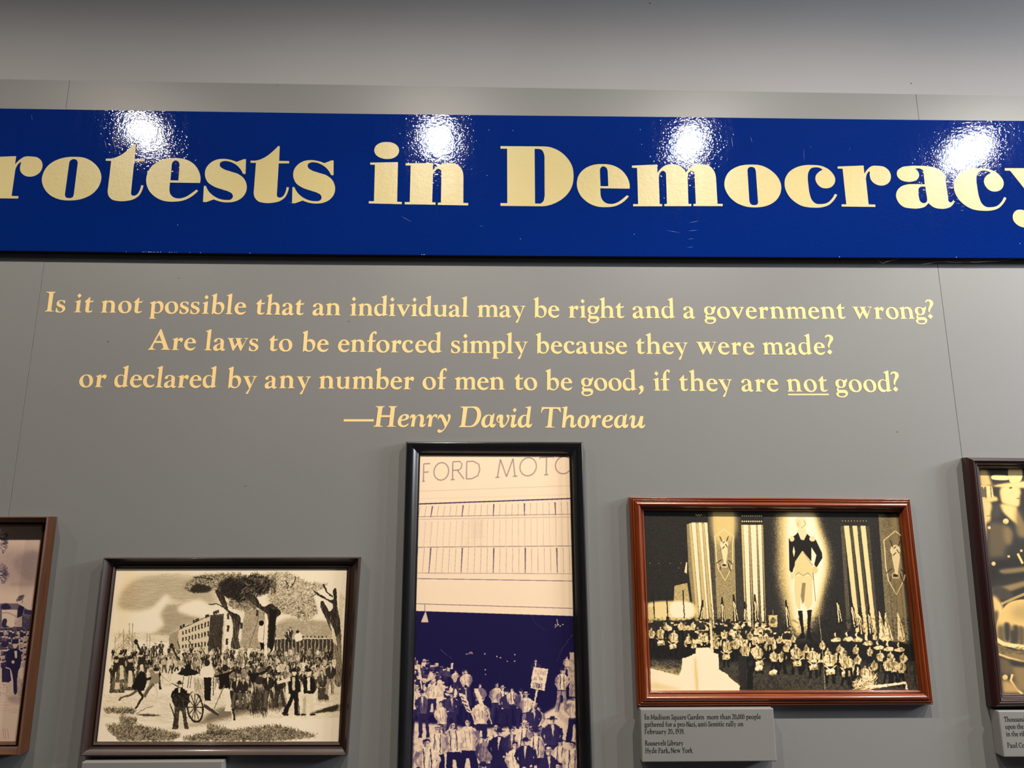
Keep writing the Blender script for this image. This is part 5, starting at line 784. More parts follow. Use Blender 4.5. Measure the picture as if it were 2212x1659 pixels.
    for x, y in ((575, 720), (620, 705), (490, 725), (1160, 750), (1060, 760), (1600, 600), (1330, 765), (1700, 760)): man(c, x, y + 90, 112, coat=.25, hat=1)
    for a_, b_ in (((745, 680), (760, 745)), ((825, 675), (870, 745)), ((905, 705), (950, 780)), ((1005, 665), (1030, 770))): c.line([a_, b_], 7, .15)
    c.poly(pts('1630,640 1670,615 1690,640 1690,680 1640,690'), .93); c.ell(1655, 612, 13, 14, .12); man(c, 1585, 720, 130, coat=.15); c.line([(1570, 640), (1530, 560)], 9, .5)
    # left women
    for x, y, h in ((285, 1080, 290), (385, 1060, 270), (320, 1000, 240), (470, 990, 230)):
        c.poly([(x - h * .08, y - h * .8), (x + h * .08, y - h * .8), (x + h * .12, y - h * .5), (x + h * .2, y), (x - h * .2, y)], .12); c.poly([(x - h * .04, y - h * .55), (x + h * .06, y - h * .55), (x + h * .08, y - h * .1), (x - h * .06, y - h * .1)], .8); c.ell(x, y - h * .87, h * .06, h * .075, .7); c.ell(x - 3, y - h * .92, h * .06, h * .05, .1)
        c.hatch([(x - h * .2, y), (x - h * .1, y - h * .5), (x + h * .1, y - h * .5), (x + h * .2, y)], 160, 1.5, 34, .7, .6, .1)
    # running man, dog
    c.poly(pts('470,910 500,930 510,1000 490,1060 440,1070 395,1040 430,960'), .05); c.line([(500, 975), (560, 965), (600, 955)], 20, .06, w2=12); c.ell(585, 912, 20, 24, .8); c.ell(582, 900, 22, 14, .1); c.poly(pts('560,930 600,930 605,1000 560,1010 520,1080 490,1110 480,1090 530,1010'), .45)
    c.line([(450, 1060), (480, 1110), (450, 1160), (425, 1200)], 26, .1, w2=12); c.line([(440, 1060), (390, 1095), (320, 1115), (300, 1140)], 22, .3, w2=12); c.line([(580, 1010), (590, 1090), (575, 1180)], 22, .8, w2=10); c.line([(560, 1010), (520, 1060), (490, 1110)], 20, .3)
    c.poly(pts('430,1225 500,1190 560,1180 600,1150 590,1190 560,1215 600,1245 520,1230 430,1250'), .9, smooth=True); c.line([(430, 1240), (500, 1195), (560, 1180)], 4, .2); c.soft(pts('430,1245 520,1240 620,1250 520,1258'), .15, 7)
    # horse cart and wheel
    c.poly(pts('700,940 760,910 900,945 935,960 940,1060 820,1060 740,1080 700,1010'), .9, smooth=True); c.poly(pts('740,935 770,905 795,895 800,870 825,850 845,870 850,895 900,915 905,930 870,945 800,950'), .06)
    for x in (790, 830, 850): c.line([(x, 950), (x - 12, 1040)], 5, .15)
    c.line([(700, 1005), (780, 1050)], 7, .1); c.hatch(pts('860,960 935,960 940,1110 880,1080'), 160, 1.4, 40, .15, .6, .15)
    th_ = np.linspace(0, 2 * np.pi, 40); e = lambda rx, ry: [(875 + rx * np.cos(t) + .10 * ry * np.sin(t), 1188 + ry * np.sin(t)) for t in th_]
    c.poly(e(66, 120), .10); c.poly(e(52, 104), .82)
    for t in np.linspace(0, np.pi, 7)[:-1]: c.line([(875 - 52 * np.cos(t), 1188 - 104 * np.sin(t)), (875 + 52 * np.cos(t), 1188 + 104 * np.sin(t))], 7, .12)
    c.ell(873, 1188, 15, 20, .2); c.poly(pts('830,1090 870,1066 930,1090 940,1110 900,1085 860,1085'), .75)
    person(c, 765, 1355, 370, .05, .16, .8, 1); c.poly(pts('710,1080 830,1080 835,1150 800,1200 720,1180 700,1130'), .05); c.hatch(pts('710,1080 830,1080 835,1350 720,1350'), 260, 1.3, 18, .7, .5, .7)
    c.line([(685, 1160), (735, 1300)], 8, .15); c.poly(pts('945,1155 1060,1230 1050,1255 940,1190'), .25); c.line([(950, 1160), (1060, 1235)], 4, .8)
    # middle figures
    c.poly(pts('920,900 1000,870 1020,960 1010,975 930,975'), .93, smooth=True); c.poly(pts('940,960 1000,960 995,1140 950,1140'), .05); c.ell(968, 850, 24, 26, .12); c.line([(1015, 960), (1015, 1100)], 7, .15)
    c.poly(pts('1060,940 1130,920 1145,1040 1060,1050'), .05); c.line([(1080, 945), (1020, 955)], 18, .05, w2=12); c.line([(1120, 940), (1180, 900)], 20, .06, w2=12); c.ell(1105, 888, 22, 26, .1); c.line([(1100, 1020), (1020, 1200)], 9, .4); c.poly(pts('1090,1075 1140,1090 1160,1180 1180,1280 1160,1290 1150,1220 1100,1220 1110,1170'), .9); c.poly(pts('1140,1060 1200,1070 1210,1130 1150,1150'), .15); c.hatch(pts('1150,980 1300,960 1310,1190 1150,1200'), 700, 1.2, 22, .05, .7, .8, .2, 2); c.line([(1160, 1200), (1178, 1290)], 16, .12)
    c.poly(pts('1335,960 1400,960 1420,1100 1420,1215 1285,1205 1310,1080'), .55); c.ell(1368, 985, 44, 28, .15); c.ell(1375, 925, 22, 26, .5); c.ell(1375, 905, 24, 18, .3)
    c.hatch(pts('1320,1020 1410,1020 1425,1210 1285,1205'), 420, 1.52, 52, .08, .7, .1, 0, 2); c.line([(1450, 880), (1390, 930), (1340, 935)], 22, .08, w2=18); c.poly(pts('1280,930 1360,930 1340,980 1310,1010'), .06)
    for x, h_ in ((1440, 270), (1520, 260), (1235, 230), (1190, 240)): person(c, x, 1190, h_, .12, .3, .8, 0)
    c.hatch(pts('1440,1000 1570,1000 1570,1190 1440,1190'), 500, 1.5, 34, .08, .7, .2)
    # the two men on the right
    for x, leg, shirt in ((1625, .05, .7), (1740, .80, .9)):
        lean = 0
        c.poly([(x - 20, 1080), (x + 30, 1080), (x + 38, 1240), (x + 8, 1240), (x + 2, 1120), (x - 50 if leg < .2 else x - 20, 1240), (x - 90 if leg < .2 else x - 52, 1240), (x - 30, 1120)], leg)
        c.poly([(x - 25, 955), (x + 25, 955), (x + 52, 1000), (x + 55, 1060), (x + 30, 1085), (x - 38, 1085), (x - 42, 990)], .05); c.poly([(x - 12, 960), (x + 12, 960), (x + 10, 1060), (x - 10, 1060)], shirt); c.ell(x + 5, 925, 17, 24, .8); c.ell(x, 905, 22, 14, .06); c.line([(x - 26, 912), (x + 30, 912)], 6, .06)
        c.ell(x - 60 if leg < .2 else x - 40, 1245, 22, 8, .1); c.ell(x + 30, 1243, 24, 8, .1)
    c.line([(1500, 1000), (1560, 985), (1600, 975)], 22, .85); c.line([(1655, 1060), (1670, 1245)], 6, .15); c.hatch(pts('1690,1100 1720,1090 1720,1240 1690,1240'), 60, 1.5, 40, .3)
    person(c, 1850, 1150, 250, .3, .7); c.poly(pts('1810,1040 1880,1040 1890,1130 1810,1130'), .3); c.hatch(pts('1800,980 1890,980 1890,1130 1800,1130'), 240, 1.4, 22, .05, .7, .5); person(c, 1900, 1090, 250, .2, .5)
    c.soft(pts('1760,1230 1880,1190 1960,1170 1950,1210 1850,1225'), .2, 9, .9); c.hatch(pts('1740,1235 1960,1165 1960,1215 1800,1235'), 260, -.1, 40, .1, .7)
    # foreground grass
    for reg, n in ((pts('190,1330 380,1320 640,1370 760,1400 700,1440 300,1440 240,1390'), 2600), (pts('780,1420 1000,1380 1200,1360 1480,1330 1700,1380 1780,1410 1500,1440 780,1440'), 4200), (pts('180,1200 420,1200 400,1235 180,1230'), 350), (pts('300,1260 420,1280 420,1310 300,1310'), 300), (pts('960,1320 1100,1350 1140,1390 960,1390'), 350)):
        c.hatch(reg, n, -.7, 20, .08, .7, 1.0, .5, 2); c.hatch(reg, n // 3, -.7, 16, .85, .6, 1.0, .5)
    c.line([(1748, 1400), (1756, 1378), (1766, 1395), (1778, 1376), (1782, 1400), (1810, 1388)], 3, .25)
    c.warp(2.6, 9); c.a = np.clip(c.a, 0, .97); c.blur(1)
    yy, xx = np.mgrid[0:c.h, 0:c.w]; u_ = xx / c.w; v_ = yy / c.h
    st = np.exp(-((u_ - .05) / .05) ** 2) * np.clip(1.15 - v_, 0, 1) * .5; t = np.stack([1 - st * .05, 1 - st * .16, 1 - st * .42], -1)
    return c.material('engraving_print', tone((8, 7, 9), (70, 60, 48), (168, 150, 118), (226, 206, 168), (252, 236, 206)), t)

# --- 2. strikers outside the factory gate (sketch coordinates = plain picture coordinates)
def poster(c, x0, y0, x1, y1, v):
    c.poly([(x0, y0), (x1, y0), (x1, y1), (x0, y1)], v)
STROKE = {'F': '0,0 0,1|0,1 .7,1|0,.52 .55,.52|-.12,0 .14,0', 'O': 'o', 'R': '0,0 0,1|0,1 .45,1 .6,.85 .55,.62 .4,.52 0,.52|.3,.52 .75,0|-.12,0 .14,0', 'D': '0,0 0,1|0,1 .4,1 .75,.8 .82,.5 .7,.15 .35,0 0,0',
          'M': '0,0 .16,1|.16,1 .55,0|.55,0 .92,1|.92,1 1.06,0|-.12,0 .12,0|.94,0 1.2,0', 'T': '.4,0 .4,1|0,.9 0,1 .8,1 .8,.9|.28,0 .52,0', 'I': '0,0 0,1', 'S': '.7,.85 .4,1 .1,.85 .15,.6 .6,.4 .65,.15 .35,0 0,.15', 'N': '0,0 0,1|0,1 .7,0|.7,0 .7,1', 'K': '0,0 0,1|.65,1 0,.45|.2,.6 .7,0', 'E': '0,0 0,1|0,1 .6,1|0,.5 .5,.5|0,0 .65,0'}
def write(c, text, x, y, hx, h, slope, w, v, sp=1.15, shear=0.0):
    for ch in text:
        if ch == ' ': x += hx * 1.3; continue
        P_ = lambda a, b: (x + a * hx + shear * b * h, y - b * h - slope * a * hx)
        if ch == 'O':
            t = np.linspace(0, 2 * np.pi, 17); c.line([P_(.45 + .5 * np.cos(k), .5 + .5 * np.sin(k)) for k in t], w, v)
        else:
            for part in STROKE[ch].split('|'): c.line([P_(*q) for q in pts(part)], w, v)
        wd = {'O': .95, 'M': 1.1, 'I': .12}.get(ch, .75); x += hx * (wd + sp * .35); y -= slope * hx * (wd + sp * .35)
def paint_strike():
    c = Canvas(760, 1990, [(907.5, 982.5), (1230, 984), (1252.5, 1898), (883.5, 1898)], .93); R = c.rs
    for ch, x, y, hx, h in (('F', 914, 1038.5, 20, 37), ('O', 938, 1037, 32, 37.5), ('R', 977, 1035, 33, 38), ('D', 1007, 1033.5, 35, 37), ('M', 1074, 1030, 36, 38), ('O', 1124, 1028, 36, 39), ('T', 1165, 1025.5, 37, 37.5), ('O', 1201, 1023.5, 36, 37)):
        write(c, ch, x, y, hx, h, .06, 3.0, .66, 1.0, .02); write(c, ch, x + .8, y, hx, h, .06, 1.0, .50, 1.0, .02)
    for y0, y1, v, w in ((1060, 1047, .80, 1.6), (1076, 1066, .84, 1.2), (1087, 1074.5, .25, 2.6), (1114, 1108, .6, 1.8), (1119.5, 1114, .74, 2), (1179, 1176, .5, 1.6), (1234, 1236, .6, 1.4), (1246, 1251.5, .42, 1.6), (1300, 1310.5, .4, 1.4)): c.line([(895, y0), (1250, y1)], w, v)
    c.hatch(pts('990,1120 1044,1118 1043,1176 989,1177'), 900, 0, 5, .70, .22, .05); c.hatch(pts('907,1122 928,1122 928,1170 905,1172'), 260, 0, 5, .75, .2, .05); c.poly(pts('1018,1120 1044,1119 1043,1160 1017,1161'), .80, .35)
    for b0, b1, n, dark in ((1087, 1113, 26, .62), (1120, 1178, 26, .74), (1180, 1234, 26, .62)):
        for i in range(n):
            x = 907 + i * 13.3; x += (i > 0) * 0; k = (x - 1068) * (1 + (b0 - 1100) * .0003); big = i % 5 == 2
            xa = 1068 + k; xb = 1068 + k * 1.02 - 1.5
            sl_ = -(x - 1068) * .03 if b0 < 1150 else 0
            c.line([(xa, b0 + sl_), (xb, b1 + sl_ * .5)], 3.0 if big else 1.2, (.38 if big else dark) if b0 != 1120 else (.8 if big else dark), w2=1.6 if big else 1.0)
    # dark gateway
    c.poly(pts('880,1315 1250,1327 1260,1700 880,1700'), .02)
    c.line([(917.5, 1300), (917.5, 1316)], 1.2, .4); c.poly(pts('918,1318 920,1318 925,1338 925,1340 910,1340 910,1337'), .78)
    for x, y in ((1200, 1346), (1206, 1345), (1210, 1348), (1216, 1345), (1073, 1414), (1080, 1416), (1095, 1424), (1111, 1423), (1112, 1410), (1047, 1408), (1007, 1408), (1015, 1405), (1019, 1407), (1048, 1442), (1048, 1453)): c.ell(x, y, 1.6, 1.3, .8)
    c.line([(1203, 1333), (1205, 1346), (1199, 1352)], 1.6, .75); c.line([(1005, 1409), (1014, 1406), (1020, 1404)], 2.4, .5)
    c.line([(1148, 1325), (1156, 1342), (1178, 1356)], .8, .3); c.line([(1238, 1365), (1215, 1395), (1202, 1425)], .8, .35); c.line([(951, 1399), (965, 1410), (977, 1420)], .8, .4)
    # paved ground with light
    c.soft(pts('1150,1560 1180,1535 1250,1515 1262,1700 1262,1900 870,1900 870,1590 930,1560 1040,1570'), .86, 13)
    c.soft(pts('1080,1600 1150,1600 1200,1640 1100,1650'), .55, 15, .7)
    fig = lambda x, y, h, top, leg, skin=.8, hat=0: person(c, x, y, h, top, leg, skin, hat)
    # distant crowd at left
    for i in range(46):
        x = 893 + R.rand() * 78; y = 1412 + R.rand() * 50 + (x - 890) * .25; v = R.choice([.25, .5, .75, .9]); c.ell(x, y, 3.6, 3.8, v); c.ell(x, y - 2.5, 4, 2, R.choice([.1, .8])); c.poly([(x - 5, y + 3), (x + 5, y + 3), (x + 6, y + 15), (x - 6, y + 15)], R.choice([.1, .3, .85, .9]))
    for i in range(40):
        x = 893 + R.rand() * 90; y = 1455 + R.rand() * 60; v = R.choice([.2, .6, .9]); c.ell(x, y, 4.6, 5, v); c.ell(x, y - 3, 6, 2.6, R.choice([.08, .88, .85])); c.poly([(x - 7, y + 4), (x + 7, y + 4), (x + 8, y + 24), (x - 8, y + 24)], R.choice([.08, .2, .85, .92]), smooth=True)
    c.poly(pts('901,1432 907,1432 912,1480 910,1486'), .9); c.poly(pts('973,1428 979,1428 979,1440 973,1440'), .9)
    F_ = [(897, 1580, 105, .9, .25, 2), (916, 1590, 105, .35, .15, 1), (931, 1545, 80, .95, .15, 2), (985, 1500, 60, .9, .3, 1), (1000, 1530, 90, .15, .1, 1), (1006, 1520, 80, .88, .2, 0), (1007, 1555, 80, .25, .1, 1),
          (1035, 1550, 80, .5, .2, 0), (1070, 1560, 92, .85, .25, 0), (1083, 1560, 84, .92, .1, 2), (1093, 1570, 86, .25, .1, 1), (1109, 1555, 76, .9, .1, 0), (1127, 1570, 88, .35, .15, 1), (1158, 1480, 62, .2, .1, 0), (1223, 1460, 48, .85, .7, 0),
          (1212, 1535, 98, .93, .6, 1), (1240, 1600, 105, .9, .06, 1), (957, 1612, 104, .93, .45, 0), (975, 1580, 90, .3, .2, 0), (1040, 1620, 120, .92, .12, 2), (1140, 1580, 90, .92, .5, 2), (1160, 1610, 90, .9, .5, 0), (1150, 1625, 115, .25, .4, 2)]
    for x, y, h, t, l, hh in F_: fig(x, y, h, t, l, hat=hh)
    # placards
    c.poly(pts('1152,1436 1184,1441 1176,1488 1145,1482'), .90); c.line([(1160, 1486), (1150, 1535)], 4, .88)
    write(c, 'FORD', 1156.5, 1450.5, 5.2, 8, -.15, 1.1, .6, .8); write(c, 'IS ON', 1154.5, 1464, 3.6, 6, -.15, 1.1, .5, .9); write(c, 'STRIKE', 1150.5, 1480, 4.6, 10, -.15, 1.5, .35, .5)
    c.poly(pts('990,1493 1004,1496 1020,1538 1008,1532'), .88); c.line([(1018, 1535), (1028, 1562)], 2.5, .85)
    for k in range(4): c.line([(994 + k * 4.5, 1500 + k * 9), (1002 + k * 4.5, 1504 + k * 9)], 2.4, .15)
    c.poly(pts('1022,1483 1032,1484 1046,1520 1040,1530'), .93); c.line([(1052, 1528), (1062, 1560)], 2.5, .88)
    c.poly(pts('1231,1405 1246,1405 1246,1500 1229,1500'), .72); c.hatch(pts('1230,1465 1246,1465 1246,1500 1230,1500'), 60, 1, 5, .3)
    # front rows
    F2 = [(1012, 1690, 145, .92, .05, 0), (982, 1690, 138, .93, .05, 0), (944, 1690, 128, .94, .05, 2), (1072, 1690, 128, .93, .05, 2), (1048, 1710, 128, .55, .25, 1), (1078, 1700, 132, .08, .1, 1), (1108, 1690, 125, .3, .1, 0), (1128, 1680, 128, .94, .1, 2),
          (1110, 1730, 134, .94, .15, 0), (1157, 1700, 132, .94, .1, 1), (1190, 1670, 128, .25, .2, 1), (1137, 1720, 132, .15, .08, 1), (1206, 1720, 130, .88, .5, 1), (1184, 1745, 135, .2, .5, 2), (1236, 1730, 135, .93, .5, 0), (925, 1740, 150, .94, .04, 0)]
    for x, y, h, t, l, hh in F2: fig(x, y, h, t, l, hat=hh)
    for i in range(34):
        x = 890 + R.rand() * 355; y = 1790 + R.rand() * 110; fig(x, y, 150, R.choice([.1, .3, .9, .93]), R.choice([.05, .3]), hat=R.choice([0, 1, 2]))
    c.mottle((880, 1420, 1262, 1898), .16, 13); c.warp(2.2, 9, (0, 860)); c.blur(1); c.a += (R.rand(*c.a.shape) - .5) * .05
    return c.material('strike_print', tone((22, 16, 62), (52, 42, 84), (132, 112, 124), (214, 184, 160), (253, 228, 190)))

# --- 3. night rally with banners, portrait and drummers (3.253x enlargement)
def paint_rally():
    c = Canvas(1500, 980, [(131, 143), (1924, 152), (2070, 1404), (184, 1407)], .06); R = c.rs
    g = lambda p, v, a=1, gr=.5: c.poly(pts(p), v, a, grain=gr)
    g('1000,130 1100,130 1110,1000 1000,1000', .10, 1, .15)
    g('585,130 625,130 660,1000 615,1000', .22, 1, .5); g('765,130 820,130 860,1000 800,980', .16, 1, .35); g('975,130 1080,130 1100,900 1000,960', .10, 1, .2)
    # flags and banners
    g('435,240 480,225 585,225 620,1000 500,1000 450,560', .45, 1, .5)
    for a_, b_ in ((470, 505), (520, 548), (560, 586)): c.poly([(a_, 226), (b_ - 6, 228), (b_ + 48, 980), (a_ + 66, 980)], .93)
    for a_, b_ in ((452, 470), (503, 522), (545, 560)): c.poly([(a_, 232), (b_ - 2, 232), (b_ + 60, 980), (a_ + 60, 980)], .66, grain=.3)
    for k in range(8): c.ell(502 + k * 9, 172 + (k % 2) * 6, 4, 4, .9 if k < 5 else .3)
    g('620,140 768,140 790,960 655,980', .50, 1, .7); c.soft(pts('622,135 766,135 770,330 640,360'), .72, 35)
    for k in range(10):
        for y in (180, 218): c.ell(828 + k * 15, y, 5, 5, .92)
    for a_, b_, v in ((820, 836, .66), (836, 870, .93), (870, 886, .55), (886, 925, .93), (925, 936, .5), (936, 962, .93), (962, 975, .5)): c.poly([(a_, 242), (b_, 242), (b_ + 22, 980), (a_ + 30, 980)], v, grain=.1 if v > .9 else .45)
    g('1520,250 1545,250 1600,1060 1570,1060', .25, 1, .4)
    for a_, b_ in ((1543, 1580), (1603, 1635), (1660, 1695)): c.poly([(a_, 248), (b_, 248), (b_ + 82, 1050), (a_ + 90, 1050)], .80, grain=.12)
    for a_, b_ in ((1580, 1603), (1635, 1660), (1695, 1722)): c.poly([(a_, 250), (b_, 250), (b_ + 72, 1050), (a_ + 82, 1050)], .22, grain=.4)
    for k in range(9): c.ell(1533 + k * 21, 215, 2.4, 3.5, .8)
    g('1785,170 1925,170 2000,1080 1850,1060', .36, 1, .7); c.soft(pts('1880,200 1940,230 2010,1000 1930,1000'), .5, 25, .5)
    for x in (1860, 1900, 1940): c.line([(x, 640), (x + 40, 1050)], 7, .25, .6)
    def shield(x, y, s, w=7):
        c.line([(x + a * s, y + b * s) for a, b in ((0, 0), (.75, .62), (.68, 1.3), (.70, 2.6), (.55, 3.2), (.08, 4.15), (-.45, 3.2), (-.62, 2.3), (-.68, 1.3), (-.75, .62), (0, 0))], w, .82)
        c.poly([(x + a * s, y + b * s) for a, b in ((-.25, 1.15), (.25, 1.15), (.3, 1.8), (.15, 2.9), (.02, 2.9), (-.2, 1.8))], .86); c.ell(x, y + 1.25 * s, .33 * s, .35 * s, .86)
        for q in ((-.35, .6, -.15, 1.05), (.35, .6, .18, 1.0), (-.1, 1.15, .05, 1.0), (.1, 1.2, .25, 1.45), (-.15, 1.6, .05, 1.4), (-.6, 2.75, -.2, 2.45), (.7, 2.85, .35, 2.5), (-.35, 3.3, -.15, 2.75), (.55, 3.4, .3, 2.75)): c.line([(x + q[0] * s, y + q[1] * s), (x + q[2] * s, y + q[3] * s)], 6, .08)
        c.line([(x - .2 * s, y + 3.05 * s), (x - .2 * s, y + 2.8 * s), (x, y + 2.68 * s), (x + .25 * s, y + 2.8 * s), (x + .25 * s, y + 3.05 * s), (x - .2 * s, y + 3.05 * s)], 5, .9); c.ell(x + .02 * s, y + 2.9 * s, .14 * s, .08 * s, .05)
    shield(700, 270, 88); shield(1905, 285, 108)
    # halo and tall portrait of a man in old military dress
    c.soft(pts('1085,150 1200,120 1330,130 1380,270 1430,400 1440,560 1400,700 1350,900 1230,1040 1160,960 1120,780 1085,600 1080,400'), .78, 61, 1, 1.6); c.soft(pts('1150,150 1240,130 1320,150 1370,300 1410,440 1405,600 1360,800 1300,900 1220,980 1180,800 1150,560 1140,350'), .97, 35)
    c.poly(pts('1200,200 1230,185 1270,190 1282,215 1270,250 1245,268 1222,260 1205,235'), .86, smooth=True); c.ell(1225, 235, 18, 30, .80); c.line([(1262, 210), (1275, 240), (1240, 268)], 5, .55); c.line([(1222, 225), (1218, 245), (1228, 250)], 3, .5)
    c.poly(pts('1215,270 1270,262 1290,320 1250,350 1205,335'), .84)
    c.poly(pts('1220,295 1240,345 1262,350 1285,305 1305,325 1345,345 1390,440 1392,475 1350,545 1335,520 1350,455 1315,400 1315,510 1255,425 1215,480 1185,560 1185,600 1160,560 1155,340 1200,315'), .06, smooth=False)
    c.poly(pts('1190,390 1200,430 1192,470 1183,430'), .9); c.ell(1178, 340, 17, 20, .82); c.ell(1322, 340, 22, 19, .82)
    c.poly(pts('1250,425 1320,520 1325,590 1260,600 1190,590 1200,500'), .78, grain=.25); c.line([(1250, 430), (1335, 530)], 9, .85); c.line([(1255, 432), (1325, 530)], 2.5, .3)
    c.poly(pts('1195,600 1325,600 1320,800 1290,840 1240,760 1235,840 1205,810 1195,700'), .80, grain=.2); c.poly(pts('1250,650 1275,650 1265,780 1250,800 1240,740'), .4, .8, grain=.7); c.line([(1200, 600), (1225, 575), (1255, 600), (1290, 580), (1320, 605)], 4, .4)
    c.line([(1325, 570), (1345, 780)], 4, .3); c.ell(1340, 560, 22, 26, .75, grain=.5); c.ell(1180, 600, 12, 28, .8)
    c.poly(pts('1218,845 1250,845 1265,1000 1270,1040 1215,1045 1245,1000'), .05); c.poly(pts('1285,840 1318,840 1305,1000 1330,1060 1280,1035 1288,960'), .05)
    # left hall lights
    g('350,670 440,650 460,780 345,780', .6, 1, .8); c.soft(pts('165,790 470,790 470,900 170,900'), .80, 11); c.soft(pts('330,790 470,790 470,890 340,890'), .95, 11); g('165,820 210,820 200,930 165,930', .7, 1, .4)
    for x in (200, 293, 410): c.line([(x, 700), (x + 10, 900)], 8, .08)
    for x, y in ((178, 512), (240, 512), (320, 512), (395, 510), (380, 545)): c.ell(x, y, 3, 3, .6)
    c.poly(pts('432,505 440,505 438,585 420,575'), .85)
    # floor
    c.poly(pts('180,1080 2060,1080 2070,1410 180,1410'), .10); c.poly(pts('180,1190 2060,1200 2070,1410 180,1410'), .24, grain=.35); c.soft(pts('180,1080 2060,1080 2060,1190 1200,1230 700,1200 180,1180'), .06, 25); c.soft(pts('170,1240 420,1270 420,1330 180,1300'), .6, 21); c.hatch(pts('700,1200 2000,1200 2050,1400 780,1400'), 2200, 0, 20, .35, .5, .1); c.hatch(pts('180,1180 420,1190 420,1300 180,1280'), 600, 0, 14, .5, .5, .2)
    # standing flags
    for x, y, lx in ((545, 770, -20), (680, 750, 10), (760, 730, 20), (840, 780, 0), (910, 730, 14), (1130, 770, 18), (1490, 740, 20), (1590, 770, 30), (1640, 820, 30), (1710, 820, 20)):
        c.poly([(x, y), (x + 10, y), (x + lx + 26, y + 190), (x + lx - 16, y + 210)], .08); c.line([(x + 6, y + 50), (x + lx, y + 190)], 8, .88); c.line([(x + 14, y + 60), (x + lx + 18, y + 180)], 5, .9)
    for x, y in ((1790, 850), (1830, 860), (1920, 860)): c.poly([(x, y), (x + 6, y), (x + 60, y + 190), (x + 30, y + 215), (x + 2, y + 190)], .86); c.line([(x + 16, y + 60), (x + 45, y + 190)], 6, .4)
    c.poly(pts('1015,880 1075,880 1075,960 1015,960'), .75, grain=.4); c.ell(1045, 915, 20, 22, .4); c.line([(1045, 840), (1045, 880)], 4, .5); c.line([(1008, 878), (1078, 878)], 4, .7)
    # musicians: bright shirts, dark trousers, drums
    def player(x, y, h, face=1, drum=0, v=.90):
        person(c, x, y + h * 1.30, h * 1.62, v, .04, .92, 0, True); f = lambda px, py: (x + px * h, y + py * h)
        if drum:
            c.poly([f(-.22, .70), f(.20, .64), f(.22, .84), f(-.18, .90)], .80); c.ell(*f(-.01, .67), h * .215, h * .085, .98, rot=-.12); c.ell(*f(.05, .79), h * .04, h * .03, .15)
            c.line([f(-.16, .90), f(.22, .85)], h * .03, .1); c.line([f(-.30, .42), f(-.05, .62)], h * .05, .9); c.line([f(.30, .42), f(.08, .60)], h * .05, .9)
    for i in range(52):
        x = 170 + 860 * R.rand(); y = 900 + R.rand() * 60 + max(0, (x - 500)) * .06; c.ell(x, y, 11, 13, R.choice([.15, .6, .9])); c.ell(x, y - 9, 13, 7, .1); c.poly([(x - 18, y + 12), (x + 18, y + 12), (x + 22, y + 40), (x - 22, y + 40)], R.choice([.08, .2, .85, .9]), smooth=True)
    for i in range(50):
        x = 430 + 760 * R.rand(); y = 985 + R.rand() * 80; c.ell(x, y, 10, 13, R.choice([.85, .92])); c.ell(x, y - 9, 12, 6, .1); c.poly([(x - 17, y + 12), (x + 15, y + 12), (x + 22, y + 48), (x - 20, y + 52)], R.choice([.1, .86, .92]), smooth=True); c.line([(x, y + 14), (x + 4, y + 48)], 4, .08)
    for x, y in ((1490, 1015), (1572, 1010), (1640, 1015), (1712, 1040), (1790, 1070), (1860, 1080), (1935, 1085)):
        c.ell(x - 8, y, 10, 16, .92); c.poly([(x - 30, y + 30), (x, y + 18), (x + 32, y + 26), (x + 28, y + 46), (x - 4, y + 50), (x - 34, y + 44)], .88, smooth=True); c.ell(x + 10, y - 4, 16, 20, .07)
    P_ = [(620, 1010, 84, 0), (700, 1000, 84, 0), (800, 1020, 88, 0), (880, 1010, 84, 0), (960, 1030, 86, 0), (560, 1020, 90, 0), (1010, 1080, 96, 0), (640, 1060, 100, 0), (780, 1060, 110, 0), (1110, 1150, 110, 0), (1275, 1130, 110, 0), (1395, 1150, 120, 0), (1500, 1150, 120, 0), (1800, 1150, 100, 0), (1900, 1210, 130, 0), (1730, 1270, 120, 0), (1620, 1240, 120, 0), (190, 990, 96, 0), (255, 985, 118, 1), (340, 1010, 118, 1), (455, 1030, 100, 0), (290, 945, 80, 0), (395, 940, 84, 0), (480, 940, 84, 0), (1188, 1030, 76, 0), (1090, 1040, 70, 0), (1020, 1045, 74, 0), (1285, 1100, 80, 0), (1395, 1075, 88, 0), (1515, 1100, 88, 0), (1625, 1105, 92, 0), (1725, 1120, 92, 0), (1870, 1155, 84, 0), (1430, 1130, 96, 0), (1545, 1130, 100, 0), (1640, 1175, 96, 0), (1760, 1215, 100, 0), (1965, 1165, 96, 0),
          (715, 1075, 130, 1), (850, 1100, 130, 0), (930, 1110, 130, 0), (1055, 1150, 110, 0), (950, 1120, 130, 1), (1140, 1090, 90, 0), (1215, 1115, 140, 1), (1330, 1140, 140, 1), (1450, 1165, 150, 1), (1560, 1180, 150, 1), (1580, 1190, 110, 0), (1690, 1260, 120, 0), (1850, 1205, 130, 0), (1950, 1220, 130, 0)]
    for x, y, h, d in P_: player(x, y, h, 1, d, .88 + R.rand() * .07)
    for x, y in ((1045, 1278), (945, 1248)): c.ell(x, y, 30, 19, .98, rot=-.3); c.line([(x - 20, y + 22), (x + 26, y + 12)], 7, .6)
    c.mottle((150, 890, 2060, 1400), .35, 9)
    # speakers' platform
    c.poly(pts('180,1250 380,1300 400,1260 405,1180 470,1160 480,1150 500,1145 500,1105 600,1105 625,1140 660,1150 665,1260 720,1290 770,1340 810,1370 810,1420 180,1420'), .95)
    c.soft(pts('490,1180 505,1200 520,1400 500,1400'), .72, 11, .9); c.soft(pts('190,1350 300,1370 400,1400 200,1400'), .78, 15, .8); c.poly(pts('600,960 612,960 625,1140 606,1140'), .88)
